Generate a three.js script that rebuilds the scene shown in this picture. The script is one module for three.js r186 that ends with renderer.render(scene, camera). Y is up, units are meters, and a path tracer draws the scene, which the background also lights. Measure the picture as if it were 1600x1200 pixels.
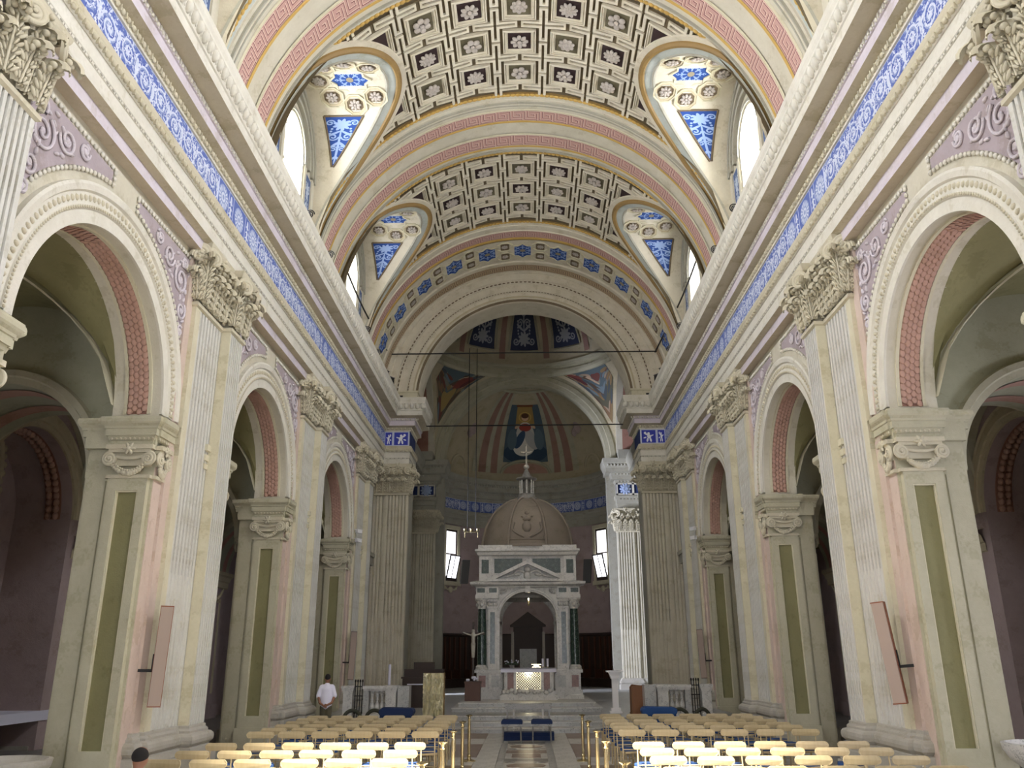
import * as THREE from 'three';
import { mergeGeometries, toCreasedNormals } from 'three/addons/utils/BufferGeometryUtils.js';
import { RectAreaLightUniformsLib } from 'three/addons/lights/RectAreaLightUniformsLib.js';
import { MarchingCubes } from 'three/addons/objects/MarchingCubes.js';

// ---------- camera, exposure, light ----------
const scene = new THREE.Scene();
const camera = new THREE.PerspectiveCamera(49.75, 1600 / 1200, 0.1, 200);
camera.rotation.order = 'YXZ';
camera.position.set(0.085, 2.25, 0);
camera.rotation.set(THREE.MathUtils.degToRad(18.14), THREE.MathUtils.degToRad(1.01), THREE.MathUtils.degToRad(-0.3));
const renderer = new THREE.WebGLRenderer();
renderer.toneMapping = THREE.LinearToneMapping;
renderer.toneMappingExposure = 1.2;
renderer.shadowMap.enabled = true;
RectAreaLightUniformsLib.init();
scene.background = new THREE.Color('#aab4c4');

const FLOOD = 7500;
const DAY = '#f1f4fd', WARM = '#fff4e2';
function areaLight(x, y, z, tx, ty, tz, w, h, power, color = DAY) {
  const l = new THREE.RectAreaLight(color, power, w, h);
  l.position.set(x, y, z); l.lookAt(tx, ty, tz); scene.add(l); return l;
}
// daylight that enters through each opening (the panes themselves are built further down)
const SKY_POWER = { clerestory: 62, rose: 5, door: 24, aisleRight: 16, aisleLeft: 1.2, apse: 1.2, presbytery: 380 };
const PIERS = [-8.15, -16.55, -24.95, -33.35], BAYS = [-12.35, -20.75, -29.15];
for (const [z, k] of [[-3.95, 1.35], [-12.35, 1.2], [-20.75, .66], [-29.15, .24]]) for (const s of [-1, 1])   // the bays towards the altar look out on a close wall
  areaLight(s * 7.32, 15.7, z, 0, 14.6, z, 1.66, 3.6, k * SKY_POWER.clerestory);

// ---------- helpers ----------
let seed = 20240611;
function rnd() { seed |= 0; seed = seed + 0x6D2B79F5 | 0; let t = Math.imul(seed ^ seed >>> 15, 1 | seed); t = t + Math.imul(t ^ t >>> 7, 61 | t) ^ t; return ((t ^ t >>> 14) >>> 0) / 4294967296; }
const PI = Math.PI, sin = Math.sin, cos = Math.cos, sqrt = Math.sqrt, abs = Math.abs, min = Math.min, max = Math.max;
const V = (x, y, z) => new THREE.Vector3(x, y, z);
const lerp = (a, b, t) => a + (b - a) * t;
function clean(g) {
  g = g.index ? g.toNonIndexed() : g;
  for (const k of Object.keys(g.attributes)) if (!['position', 'normal', 'uv'].includes(k)) g.deleteAttribute(k);
  if (!g.attributes.normal) g.computeVertexNormals();
  if (!g.attributes.uv) g.setAttribute('uv', new THREE.BufferAttribute(new Float32Array(g.attributes.position.count * 2), 2));
  g.morphAttributes = {}; g.clearGroups();
  return g;
}
function join(...list) { list = list.flat(9).map(clean); return list.length === 1 ? list[0] : mergeGeometries(list, false); }
function triUV(g) {
  const p = g.attributes.position, n = g.attributes.normal, u = new Float32Array(p.count * 2);
  for (let i = 0; i < p.count; i += 3) {
    let nx = 0, ny = 0, nz = 0;
    for (let k = 0; k < 3; k++) { nx += abs(n.getX(i + k)); ny += abs(n.getY(i + k)); nz += abs(n.getZ(i + k)); }
    for (let k = i; k < i + 3; k++) {
      const x = p.getX(k), y = p.getY(k), z = p.getZ(k);
      if (nx >= ny && nx >= nz) { u[2 * k] = z; u[2 * k + 1] = y; } else if (ny >= nz) { u[2 * k] = x; u[2 * k + 1] = z; } else { u[2 * k] = x; u[2 * k + 1] = y; }
    }
  }
  g.setAttribute('uv', new THREE.BufferAttribute(u, 2)); return g;
}
const taken = {};
function numbered(n) { taken[n] = (taken[n] ?? -1) + 1; return taken[n] ? `${n}_${String(taken[n]).padStart(3, '0')}` : n; }
function meshOf(g, mat, name) { const m = new THREE.Mesh(g, mat); m.name = name; m.castShadow = m.receiveShadow = true; return m; }
function obj(name, geos, mat, parent, keepUV = false) {
  const g = join(geos); if (!keepUV) triUV(g);
  const m = meshOf(g, mat, parent && parent !== scene ? name : numbered(name)); (parent || scene).add(m); return m;
}
function tag(o, label, category, group) { o.userData.label = label; o.userData.category = category; if (group) o.userData.group = group; return o; }
function struct(o) { o.userData.kind = 'structure'; return o; }
function stuff(o) { o.userData.kind = 'stuff'; return o; }
function group(name, pos = [0, 0, 0], turn = 0, parent = scene) {
  const g = new THREE.Group(); g.name = parent === scene ? numbered(name) : name; g.position.set(...pos); g.rotation.y = turn; parent.add(g); return g;
}
function copyOf(o, pos, turn) { const c = o.clone(); c.name = numbered(o.name.replace(/_\d{3}$/, '')); c.userData = { ...o.userData }; if (pos) c.position.set(...pos); if (turn !== undefined) c.rotation.y = turn; scene.add(c); return c; }
const mcache = new Map();
function mirrorGeo(g) {
  if (mcache.has(g)) return mcache.get(g);
  const h = g.clone(); h.scale(-1, 1, 1);
  for (const a of Object.values(h.attributes)) { const s = a.itemSize, A = a.array; for (let i = 0; i < a.count; i += 3) for (let k = 0; k < s; k++) { const t = A[(i + 1) * s + k]; A[(i + 1) * s + k] = A[(i + 2) * s + k]; A[(i + 2) * s + k] = t; } }
  mcache.set(g, h); return h;
}
function mirrorClone(o, name) {   // the same thing on the other side of the nave
  const c = o.clone(); c.name = name || numbered(o.name.replace(/_\d{3}$/, ''));
  c.traverse(m => {
    m.position.x *= -1; m.quaternion.set(m.quaternion.x, -m.quaternion.y, -m.quaternion.z, m.quaternion.w);
    if (m.isMesh) m.geometry = mirrorGeo(m.geometry);
  });
  c.userData = { ...o.userData }; scene.add(c); return c;
}
const bx = (x0, x1, y0, y1, z0, z1) => { const g = new THREE.BoxGeometry(abs(x1 - x0), abs(y1 - y0), abs(z1 - z0)); g.translate((x0 + x1) / 2, (y0 + y1) / 2, (z0 + z1) / 2); return g; };
const poly = pts => { const s = new THREE.Shape(); pts.forEach((p, i) => i ? s.lineTo(p[0], p[1]) : s.moveTo(p[0], p[1])); s.closePath(); return s; };
const ext = (shape, depth, bevel = 0, seg = 12) => new THREE.ExtrudeGeometry(shape, { depth, bevelEnabled: bevel > 0, bevelThickness: bevel, bevelSize: bevel, bevelSegments: 2, curveSegments: seg, steps: 1 });
const at = (g, x, y, z) => { g.translate(x, y, z); return g; };
const ball = (r, x, y, z, sx = 1, sy = 1, sz = 1, w = 7, h = 5) => { const g = new THREE.SphereGeometry(r, w, h); g.scale(sx, sy, sz); g.translate(x, y, z); return g; };
const cyl = (r0, r1, h, x, y, z, n = 12) => { const g = new THREE.CylinderGeometry(r1, r0, h, n); g.translate(x, y + h / 2, z); return g; };
function rod(a, b, r, n = 6, r2 = r) { const d = V(...b).sub(V(...a)), g = new THREE.CylinderGeometry(r2, r, d.length(), n); g.translate(0, d.length() / 2, 0); g.applyQuaternion(new THREE.Quaternion().setFromUnitVectors(V(0, 1, 0), d.normalize())); g.translate(...a); return g; }
const tube = (pts, r, seg = 24, n = 6, closed = false) => new THREE.TubeGeometry(new THREE.CatmullRomCurve3(pts.map(p => V(...p)), closed), seg, r, n, closed);
const lathe = (pts, n = 16, a0 = 0, a1 = 2 * PI) => new THREE.LatheGeometry(pts.map(p => new THREE.Vector2(p[0], p[1])), n, a0, a1);
const smooth = (g, a = 0.6) => toCreasedNormals(g.index ? g.toNonIndexed() : g, a);
function quads(rows, flip = false, uvs) {   // grid of points rows[i][j] -> flat faces
  const P = [], U = [];
  for (let i = 0; i < rows.length - 1; i++) for (let j = 0; j < rows[i].length - 1; j++) {
    const q = [[i, j], [i + 1, j], [i + 1, j + 1], [i, j], [i + 1, j + 1], [i, j + 1]]; if (flip) { [q[1], q[2]] = [q[2], q[1]];[q[4], q[5]] = [q[5], q[4]]; }
    for (const [a, b] of q) { P.push(...rows[a][b]); if (uvs) U.push(...uvs[a][b]); }
  }
  const g = new THREE.BufferGeometry(); g.setAttribute('position', new THREE.Float32BufferAttribute(P, 3));
  if (uvs) g.setAttribute('uv', new THREE.Float32BufferAttribute(U, 2));
  g.computeVertexNormals(); return g;
}
// a moulding carried along a path in plan [[x,z],...]; profile [[out,y],...]; out goes to the right of the walking direction
function carry(path, profile, closed = false, uvLen) {
  const n = path.length, off = [];
  for (let i = 0; i < n; i++) {
    const dir = (a, b) => { const dx = b[0] - a[0], dz = b[1] - a[1], l = Math.hypot(dx, dz); return [-dz / l, dx / l]; };
    const pv = i || closed ? dir(path[(i + n - 1) % n], path[i]) : null, nx = i < n - 1 || closed ? dir(path[i], path[(i + 1) % n]) : null;
    if (pv && nx) { const d = 1 + pv[0] * nx[0] + pv[1] * nx[1]; off.push([(pv[0] + nx[0]) / d, (pv[1] + nx[1]) / d]); } else off.push(pv || nx);
  }
  const rows = [], uvs = []; let L = 0;
  for (let k = 0; k < n + (closed ? 1 : 0); k++) {
    const i = k % n; if (k) L += Math.hypot(path[i][0] - path[(k - 1) % n][0], path[i][1] - path[(k - 1) % n][1]);
    rows.push(profile.map(([o, y]) => [path[i][0] + off[i][0] * o, y, path[i][1] + off[i][1] * o]));
    uvs.push(profile.map(([o, y], j) => [L, uvLen ? j / (profile.length - 1) : y]));
  }
  return quads(rows, true, uvs);
}
// profile [[r,d],...] carried round an arc in the XY plane (d along z)
function arcSweep(profile, a0, a1, n = 40, crease = 0.5, uvLen) {
  const rows = [], uvs = [];
  for (let i = 0; i <= n; i++) { const a = lerp(a0, a1, i / n); rows.push(profile.map(([r, d]) => [r * cos(a), r * sin(a), d])); uvs.push(profile.map((p, j) => [(a - a0) * (uvLen || p[0]), j / (profile.length - 1)])); }
  const g = quads(rows, false, uvs); return crease ? smooth(g, crease) : g;
}
const toX = g => { g.rotateY(PI / 2); return g; };    // XY drawing -> a face that looks along +x (drawing x becomes -z)
// ---------- textures ----------
function lattice(n) { const a = new Float32Array(n * n); for (let i = 0; i < n * n; i++) a[i] = rnd(); return (x, y) => { x = ((x % n) + n) % n; y = ((y % n) + n) % n; const i = Math.floor(x), j = Math.floor(y), f = x - i, g = y - j, s = f * f * (3 - 2 * f), t = g * g * (3 - 2 * g), i1 = (i + 1) % n, j1 = (j + 1) % n; return lerp(lerp(a[j * n + i], a[j * n + i1], s), lerp(a[j1 * n + i], a[j1 * n + i1], s), t); }; }
const L8 = lattice(8), L16 = lattice(16), L64 = lattice(64), L128 = lattice(128);
const fbm = (u, v) => .4 * L8(u * 8, v * 8) + .28 * L16(u * 16, v * 16) + .2 * L64(u * 64, v * 64) + .12 * L128(u * 128, v * 128);
function dataTex(n, fn, srgb, metres) {
  const d = new Uint8Array(n * n * 4);
  for (let j = 0; j < n; j++) for (let i = 0; i < n; i++) { const c = fn(i / n, j / n), k = 4 * (j * n + i); for (let q = 0; q < 3; q++) d[k + q] = max(0, min(255, Math.round(255 * (Array.isArray(c) ? c[q] : c)))); d[k + 3] = 255; }
  const t = new THREE.DataTexture(d, n, n); t.wrapS = t.wrapT = THREE.RepeatWrapping; t.magFilter = THREE.LinearFilter; t.minFilter = THREE.LinearMipmapLinearFilter; t.generateMipmaps = true;
  if (srgb) t.colorSpace = THREE.SRGBColorSpace; t.repeat.set(1 / metres, 1 / metres); t.needsUpdate = true; return t;
}
const sstep = (a, b, x) => { x = max(0, min(1, (x - a) / (b - a))); return x * x * (3 - 2 * x); };
const texPlaster = dataTex(512, (u, v) => { const a = fbm(u, v), b = fbm(v + .37, u + .11), st = sstep(.58, .72, b); return [.93 + .09 * (a - .5) - .05 * st, .93 + .1 * (a - .5) - .055 * st, .92 + .12 * (a - .5) - .075 * st]; }, true, 3.2);
const bumpPlaster = dataTex(512, (u, v) => fbm(u, v), false, 1.1);
const texMarble = dataTex(512, (u, v) => { const w = fbm(u, v), r = abs(((u * 3 + v * 2 + w * 2.2) % 1 + 1) % 1 - .5) * 2, q = abs(((u * 2 - v * 5 + fbm(v, u) * 3) % 1 + 1) % 1 - .5) * 2; const k = 1 - .3 * sstep(.86, 1, r) - .18 * sstep(.9, 1, q) - .16 * (w - .5); return [k * .97, k * .97, k * .96]; }, true, 1.7);
const texGreen = dataTex(512, (u, v) => { const w = fbm(u * 2, v * 2), q = fbm(v * 3 + .2, u * 3), s = sstep(.55, .66, w) * .55 + sstep(.6, .7, q) * .35; return [.42 + s * .55, .5 + s * .5, .46 + s * .5]; }, true, .7);
const texWood = dataTex(512, (u, v) => { const g = L16(u * 16, v * 2) * .6 + L128(u * 128, v * 6) * .4; return [.92 + .05 * (g - .5), .91 + .06 * (g - .5), .9 + .08 * (g - .5)]; }, true, .5);
function canvasTex(w, h, draw, rep = true) {
  const c = document.createElement('canvas'); c.width = w; c.height = h; const x = c.getContext('2d'); draw(x, w, h);
  const t = new THREE.CanvasTexture(c); t.colorSpace = THREE.SRGBColorSpace; if (rep) t.wrapS = t.wrapT = THREE.RepeatWrapping; t.anisotropy = 8; return t;
}
function mat(color, rough = .85, o = {}) {
  const { plain, ...r } = o;
  return new THREE.MeshStandardMaterial({ color, roughness: rough, side: THREE.DoubleSide, ...(plain ? {} : { map: texPlaster, bumpMap: bumpPlaster, bumpScale: .006 }), ...r });
}
const M = {
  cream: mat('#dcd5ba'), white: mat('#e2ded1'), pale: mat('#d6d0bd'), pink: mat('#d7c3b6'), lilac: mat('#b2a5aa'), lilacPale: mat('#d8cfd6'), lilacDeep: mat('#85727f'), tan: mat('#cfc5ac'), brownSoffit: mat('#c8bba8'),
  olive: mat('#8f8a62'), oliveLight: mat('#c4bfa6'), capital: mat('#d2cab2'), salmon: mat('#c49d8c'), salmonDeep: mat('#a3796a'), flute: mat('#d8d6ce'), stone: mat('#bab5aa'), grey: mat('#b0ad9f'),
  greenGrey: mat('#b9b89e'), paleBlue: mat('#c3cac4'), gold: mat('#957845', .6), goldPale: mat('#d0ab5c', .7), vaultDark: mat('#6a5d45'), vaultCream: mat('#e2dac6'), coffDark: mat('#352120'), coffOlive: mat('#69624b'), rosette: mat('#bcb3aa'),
  aisle: mat('#cbbfa1'), aislePale: mat('#d0c4a6'), aislePink: mat('#b7a4a2'), aisleDark: mat('#a8957a'), ribPink: mat('#a88477'), blue: mat('#2d4a96'), blueDeep: mat('#24366c'), star: mat('#2f5597'), starPale: mat('#a9bbe0'), brownOct: mat('#7c6c55'),
  marble: mat('#cfcdc8', .4, { map: texMarble, bumpMap: null }), marbleGrey: mat('#b2b2af', .35, { map: texMarble, bumpMap: null }), marbleBrown: mat('#8d7868', .35, { map: texMarble, bumpMap: null }), marbleDark: mat('#8a8782', .35, { map: texMarble, bumpMap: null }), marbleRed: mat('#8d6a62', .4, { map: texMarble, bumpMap: null }),
  green: mat('#68756e', .25, { map: texGreen, bumpMap: null }), dome: mat('#8c8174', .7), oak: mat('#cdbd96', .5, { map: texWood, bumpMap: null }), walnut: mat('#5a3826', .5, { map: texWood, bumpMap: null }), cherry: mat('#8b5a30', .5, { map: texWood, bumpMap: null }), darkWood: mat('#3a2a20', .55, { map: texWood, bumpMap: null }),
  blueCloth: mat('#274a80', .9, { plain: true }), navy: mat('#1d2f56', .9, { plain: true }), brass: mat('#cdbf98', .25, { plain: true, metalness: 1 }), iron: mat('#2a2826', .6, { plain: true, metalness: .5 }), black: mat('#171615', .6, { plain: true }), whitePlastic: mat('#e8e8e8', .4, { plain: true }),
  linen: mat('#dcdbe8', .9, { plain: true }), glow: new THREE.MeshStandardMaterial({ color: '#ffffff', emissive: '#f7f8ff', emissiveIntensity: 1.6, side: THREE.DoubleSide }), lead: mat('#4c4a4a', .5, { plain: true }),
  goldFoil: new THREE.MeshStandardMaterial({ color: '#e2dcc0', roughness: .28, metalness: .6, side: THREE.DoubleSide }), speaker: mat('#a39082', .6, { plain: true }), speakerEdge: mat('#8a4b28', .5, { map: texWood, bumpMap: null }), skin: mat('#8a6048', .6, { plain: true }), shirt: mat('#e6e4f2', .9, { plain: true }), trousers: mat('#57523f', .9, { plain: true }), hair: mat('#1c1815', .9, { plain: true }),
};
// ---------- painted ornament (flat print) ----------
function spiral(x, cx, cy, r, a0, turns, dir, lw) {
  x.lineWidth = lw; x.beginPath();
  for (let i = 0; i <= 40; i++) { const t = i / 40, a = a0 + dir * t * turns * 2 * PI, q = r * (1 - .85 * t); const px = cx + q * cos(a), py = cy + q * sin(a); i ? x.lineTo(px, py) : x.moveTo(px, py); }
  x.stroke();
}
function leafDot(x, cx, cy, a, l, w) { x.save(); x.translate(cx, cy); x.rotate(a); x.beginPath(); x.ellipse(l / 2, 0, l / 2, w / 2, 0, 0, 2 * PI); x.fill(); x.restore(); }
function scrollRun(x, x0, x1, h, n, pale, mid) {
  const s = (x1 - x0) / n;
  for (let k = 0; k < n; k++) {
    const cx = x0 + s * (k + .5), up = k % 2 ? 1 : -1, cy = h / 2 + up * h * .04;
    x.strokeStyle = mid; spiral(x, cx + 3, cy + 3, h * .36, k * PI, 1.9, up, h * .1);
    x.strokeStyle = pale; spiral(x, cx, cy, h * .36, k * PI, 1.9, up, h * .06);
    x.fillStyle = pale;
    for (let q = 0; q < 9; q++) { const a = q / 9 * 2 * PI + .3, R = h * .37; leafDot(x, cx + R * cos(a), cy + R * sin(a), a + up * .8, h * (.14 + .08 * rnd()), h * .06); }
    for (let q = 0; q < 6; q++) leafDot(x, cx, cy, q / 6 * 2 * PI, h * .12, h * .05);
    // a small winged blob between the scrolls
    x.fillStyle = pale; const bx_ = cx + s / 2; x.beginPath(); x.ellipse(bx_, h * .3, h * .06, h * .07, 0, 0, 7); x.fill(); x.beginPath(); x.ellipse(bx_, h * .55, h * .08, h * .18, 0, 0, 7); x.fill();
    leafDot(x, bx_, h * .42, -.5, h * .26, h * .1); leafDot(x, bx_, h * .42, PI + .5, h * .26, h * .1); leafDot(x, bx_, h * .72, 1.0, h * .2, h * .08); leafDot(x, bx_, h * .72, 2.1, h * .2, h * .08);
  }
}
function rosettePaint(x, cx, cy, r, pale, mid) {
  x.fillStyle = mid; x.beginPath(); x.arc(cx, cy, r * 1.02, 0, 7); x.fill(); x.fillStyle = pale;
  for (let q = 0; q < 16; q++) leafDot(x, cx + r * .5 * cos(q / 16 * 2 * PI), cy + r * .5 * sin(q / 16 * 2 * PI), q / 16 * 2 * PI, r * .46, r * .16);
  x.beginPath(); x.arc(cx, cy, r * .4, 0, 7); x.fill(); x.fillStyle = mid; x.beginPath(); x.arc(cx, cy, r * .2, 0, 7); x.fill();
}
const BLUE = '#5567a8', BLUE2 = '#8997bf', WHITE = '#c6cddd';
const texFrieze = canvasTex(2048, 172, (x, w, h) => {
  x.fillStyle = BLUE; x.fillRect(0, 0, w, h); x.fillStyle = BLUE2; for (let q = 0; q < 700; q++) leafDot(x, 330 + rnd() * (w - 660), rnd() * h, rnd() * 6, 6 + rnd() * 22, 3 + rnd() * 7); scrollRun(x, 330, w - 330, h, 9, WHITE, BLUE2); x.fillStyle = '#d5dae6'; for (let q = 0; q < 500; q++) leafDot(x, 330 + rnd() * (w - 660), rnd() * h, rnd() * 6, 5 + rnd() * 18, 2 + rnd() * 5); x.fillStyle = '#3c4d98'; for (let q = 0; q < 420; q++) leafDot(x, 330 + rnd() * (w - 660), rnd() * h, rnd() * 6, 4 + rnd() * 16, 2 + rnd() * 5);
  for (const side of [0, 1]) {
    const X = u => side ? w - u : u;
    let u = 0; for (const [wd, kind] of [[100, 1], [70, 0], [150, 1]]) {
      const a = min(X(u), X(u + wd)); x.fillStyle = BLUE; x.fillRect(a, 0, wd, h);
      if (kind) rosettePaint(x, X(u + wd / 2) + (u === 0 ? (side ? 50 : -50) : 0), h / 2, h * .4, WHITE, BLUE2);
      else { x.fillStyle = WHITE; leafDot(x, a + wd / 2, h * .1, PI / 2, h * .35, 26); leafDot(x, a + wd / 2, h * .45, PI / 2, h * .45, 20); for (const q of [.3, .5, .7, .85]) { leafDot(x, a + wd / 2, h * q, .5, 28, 10); leafDot(x, a + wd / 2, h * q, PI - .5, 28, 10); } }
      x.fillStyle = '#c9d2ea'; x.fillRect(X(u + wd) - 6, 0, 12, h); u += wd;
    }
  }
  x.fillStyle = '#c9d2ea'; x.fillRect(0, 0, w, 5);
});
texFrieze.repeat.set(1 / 8.4, 1); texFrieze.offset.set(.3155, 0);
const texPutto = canvasTex(256, 256, (x, w, h) => {
  x.fillStyle = '#c9cfdf'; x.fillRect(0, 0, w, h); x.fillStyle = '#3a43a8'; x.fillRect(22, 14, w - 44, h - 28); x.fillStyle = '#eef0f4';
  const e = (a, b, r, s, t = 0) => { x.beginPath(); x.ellipse(a, b, r, s, t, 0, 7); x.fill(); };
  e(128, 74, 20, 22); e(122, 128, 30, 38, .2); e(100, 190, 16, 38, .2); e(148, 190, 15, 38, -.2); e(84, 112, 34, 10, .4); e(168, 84, 40, 14, -.6); e(186, 150, 24, 12, .4); e(180, 60, 18, 18);
});
const greekTex = (bg, dark, light) => canvasTex(256, 256, (x, w, h) => {
  x.fillStyle = bg; x.fillRect(0, 0, w, h); x.lineJoin = 'miter';
  const p = (c, lw, o) => { x.strokeStyle = c; x.lineWidth = lw; const g = q => q * w / 8 + o; x.beginPath(); [[0, 7], [.6, 7], [.6, 1], [7, 1], [7, 5.2], [3.6, 5.2], [3.6, 3.2], [5.3, 3.2]].forEach((q, i) => i ? x.lineTo(g(q[0]), g(q[1])) : x.moveTo(g(q[0]), g(q[1]))); x.stroke(); x.beginPath(); x.moveTo(g(2.1), g(8)); x.lineTo(g(2.1), g(2.4)); x.moveTo(g(2.1), g(7)); x.lineTo(g(8), g(7)); x.stroke(); };
  p(dark, 14, 5); p(light, 10, -4);
});
const texGreek = greekTex('#bd968c', '#76494d', '#dcc3b2'), texGreekBrown = greekTex('#b39c7d', '#5b4034', '#d3c2a4'); texGreekBrown.repeat.set(1 / .52, 1);
texGreek.repeat.set(1 / .52, 1);
const starTex = (bg, fg, mid) => canvasTex(256, 256, (x, w, h) => {
  x.fillStyle = bg; x.fillRect(0, 0, w, h); x.fillStyle = fg;
  for (let q = 0; q < 8; q++) { const a = q / 8 * 2 * PI; leafDot(x, 128 + 26 * cos(a), 128 + 26 * sin(a), a, 50, 11); leafDot(x, 128 + 50 * cos(a), 128 + 50 * sin(a), a + .9, 24, 10); leafDot(x, 128 + 50 * cos(a), 128 + 50 * sin(a), a - .9, 24, 10); leafDot(x, 128 + 72 * cos(a), 128 + 72 * sin(a), a + .6, 18, 8); leafDot(x, 128 + 72 * cos(a), 128 + 72 * sin(a), a - .6, 18, 8); x.beginPath(); x.arc(128 + 92 * cos(a), 128 + 92 * sin(a), 6, 0, 7); x.fill(); const b = a + PI / 8; x.beginPath(); x.arc(128 + 58 * cos(b), 128 + 58 * sin(b), 5, 0, 7); x.fill(); }
  x.fillStyle = mid; x.beginPath(); x.arc(128, 128, 26, 0, 7); x.fill(); x.strokeStyle = bg; x.lineWidth = 5; x.stroke();
}, false);
const texStar = starTex('#1f468c', '#8ea6d2', '#93886e');
const candelabra = (bg, fg) => canvasTex(256, 512, (x, w, h) => {
  x.fillStyle = bg; x.fillRect(0, 0, w, h); x.fillStyle = fg; x.strokeStyle = fg; const c = w / 2;
  for (let q = 0; q < 9; q++) leafDot(x, c, 90, q / 9 * 2 * PI, 62, 26);
  for (const s of [-1, 1]) { spiral(x, c + s * 78, 70, 30, s > 0 ? PI : 0, 1.4, s, 11); spiral(x, c + s * 44, 210, 36, s > 0 ? PI : 0, 1.5, -s, 11); spiral(x, c + s * 26, 330, 26, s > 0 ? PI : 0, 1.5, s, 9); leafDot(x, c, 260, PI / 2 + s * .7, 80, 22); leafDot(x, c, 150, PI / 2 + s * 1, 100, 20); leafDot(x, c, 400, PI / 2 + s * .5, 60, 16); for (let k = 0; k < 5; k++) { x.beginPath(); x.arc(c + s * (60 + 4 * k), 130 + k * 24, 9, 0, 7); x.fill(); } }
  leafDot(x, c, 120, PI / 2, 360, 16);
}, false);
const texTriangle = candelabra('#214790', '#9ab2dc'), texDome = candelabra('#363d55', '#a3a5ab'), texJamb = candelabra('#4c5f86', '#b4c0cf');
const paintTex = (w, h, draw) => canvasTex(w, h, draw, false);
const blobs = (x, list) => { for (const [c, a, b, r, s, t] of list) { x.fillStyle = c; x.beginPath(); x.ellipse(a, b, r, s, t || 0, 0, 7); x.fill(); } };
const texFresco = paintTex(512, 512, (x, w, h) => {
  x.fillStyle = '#56656a'; x.fillRect(0, 0, w, h); x.fillStyle = '#5d5a48'; x.fillRect(0, 300, w, 212);
  const tones = ['#6d4038', '#8a7350', '#7d7f74', '#4a5257', '#a58f78', '#5b4a3a', '#83654a', '#6f7f86'];
  for (let k = 0; k < 90; k++) blobs(x, [[tones[k % 8], rnd() * w, 130 + rnd() * 380, 14 + rnd() * 34, 10 + rnd() * 40, rnd() * 3]]);
  blobs(x, [['#7a3f38', 215, 250, 60, 84, .2], ['#a38a55', 140, 360, 44, 80, .1], ['#c4a98c', 225, 150, 20, 26], ['#4d3d31', 222, 134, 24, 18], ['#c2a68a', 345, 190, 46, 18, .5], ['#b89c80', 330, 150, 17, 20], ['#5d3030', 250, 340, 50, 50]]);
});
const texFigure = paintTex(512, 1024, (x, w, h) => {
  x.fillStyle = '#50616c'; x.fillRect(0, 0, w, h); x.fillStyle = '#a98a50'; x.fillRect(120, 40, 272, 330); x.fillStyle = '#7a4a2c'; x.fillRect(100, 0, 312, 40);
  blobs(x, [['#2f4558', 256, 870, 260, 170], ['#cdc8bc', 256, 560, 120, 230], ['#e0dccf', 240, 760, 130, 160, .15], ['#b9b8b4', 330, 640, 70, 180, -.3], ['#a5473a', 256, 430, 84, 70], ['#dcb994', 256, 250, 52, 64], ['#5b3a24', 256, 215, 60, 48], ['#dcb994', 140, 420, 22, 40, .5], ['#dcb994', 372, 420, 22, 40, -.5], ['#38506a', 190, 640, 50, 160, .3], ['#5d6f79', 90, 640, 60, 180], ['#5d6f79', 430, 640, 60, 180]]);
  x.strokeStyle = '#d8b560'; x.lineWidth = 10; x.beginPath(); x.arc(256, 240, 92, 0, 7); x.stroke();
});
const printed = (t, rough = .85) => new THREE.MeshStandardMaterial({ map: t, roughness: rough, side: THREE.DoubleSide });
Object.assign(M, { frieze: printed(texFrieze), putto: printed(texPutto), greek: printed(texGreek), greekBrown: printed(texGreekBrown), starPrint: printed(texStar), trianglePrint: printed(texTriangle), domePrint: printed(texDome), jambPrint: printed(texJamb), fresco: printed(texFresco), figure: printed(texFigure) });

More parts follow.
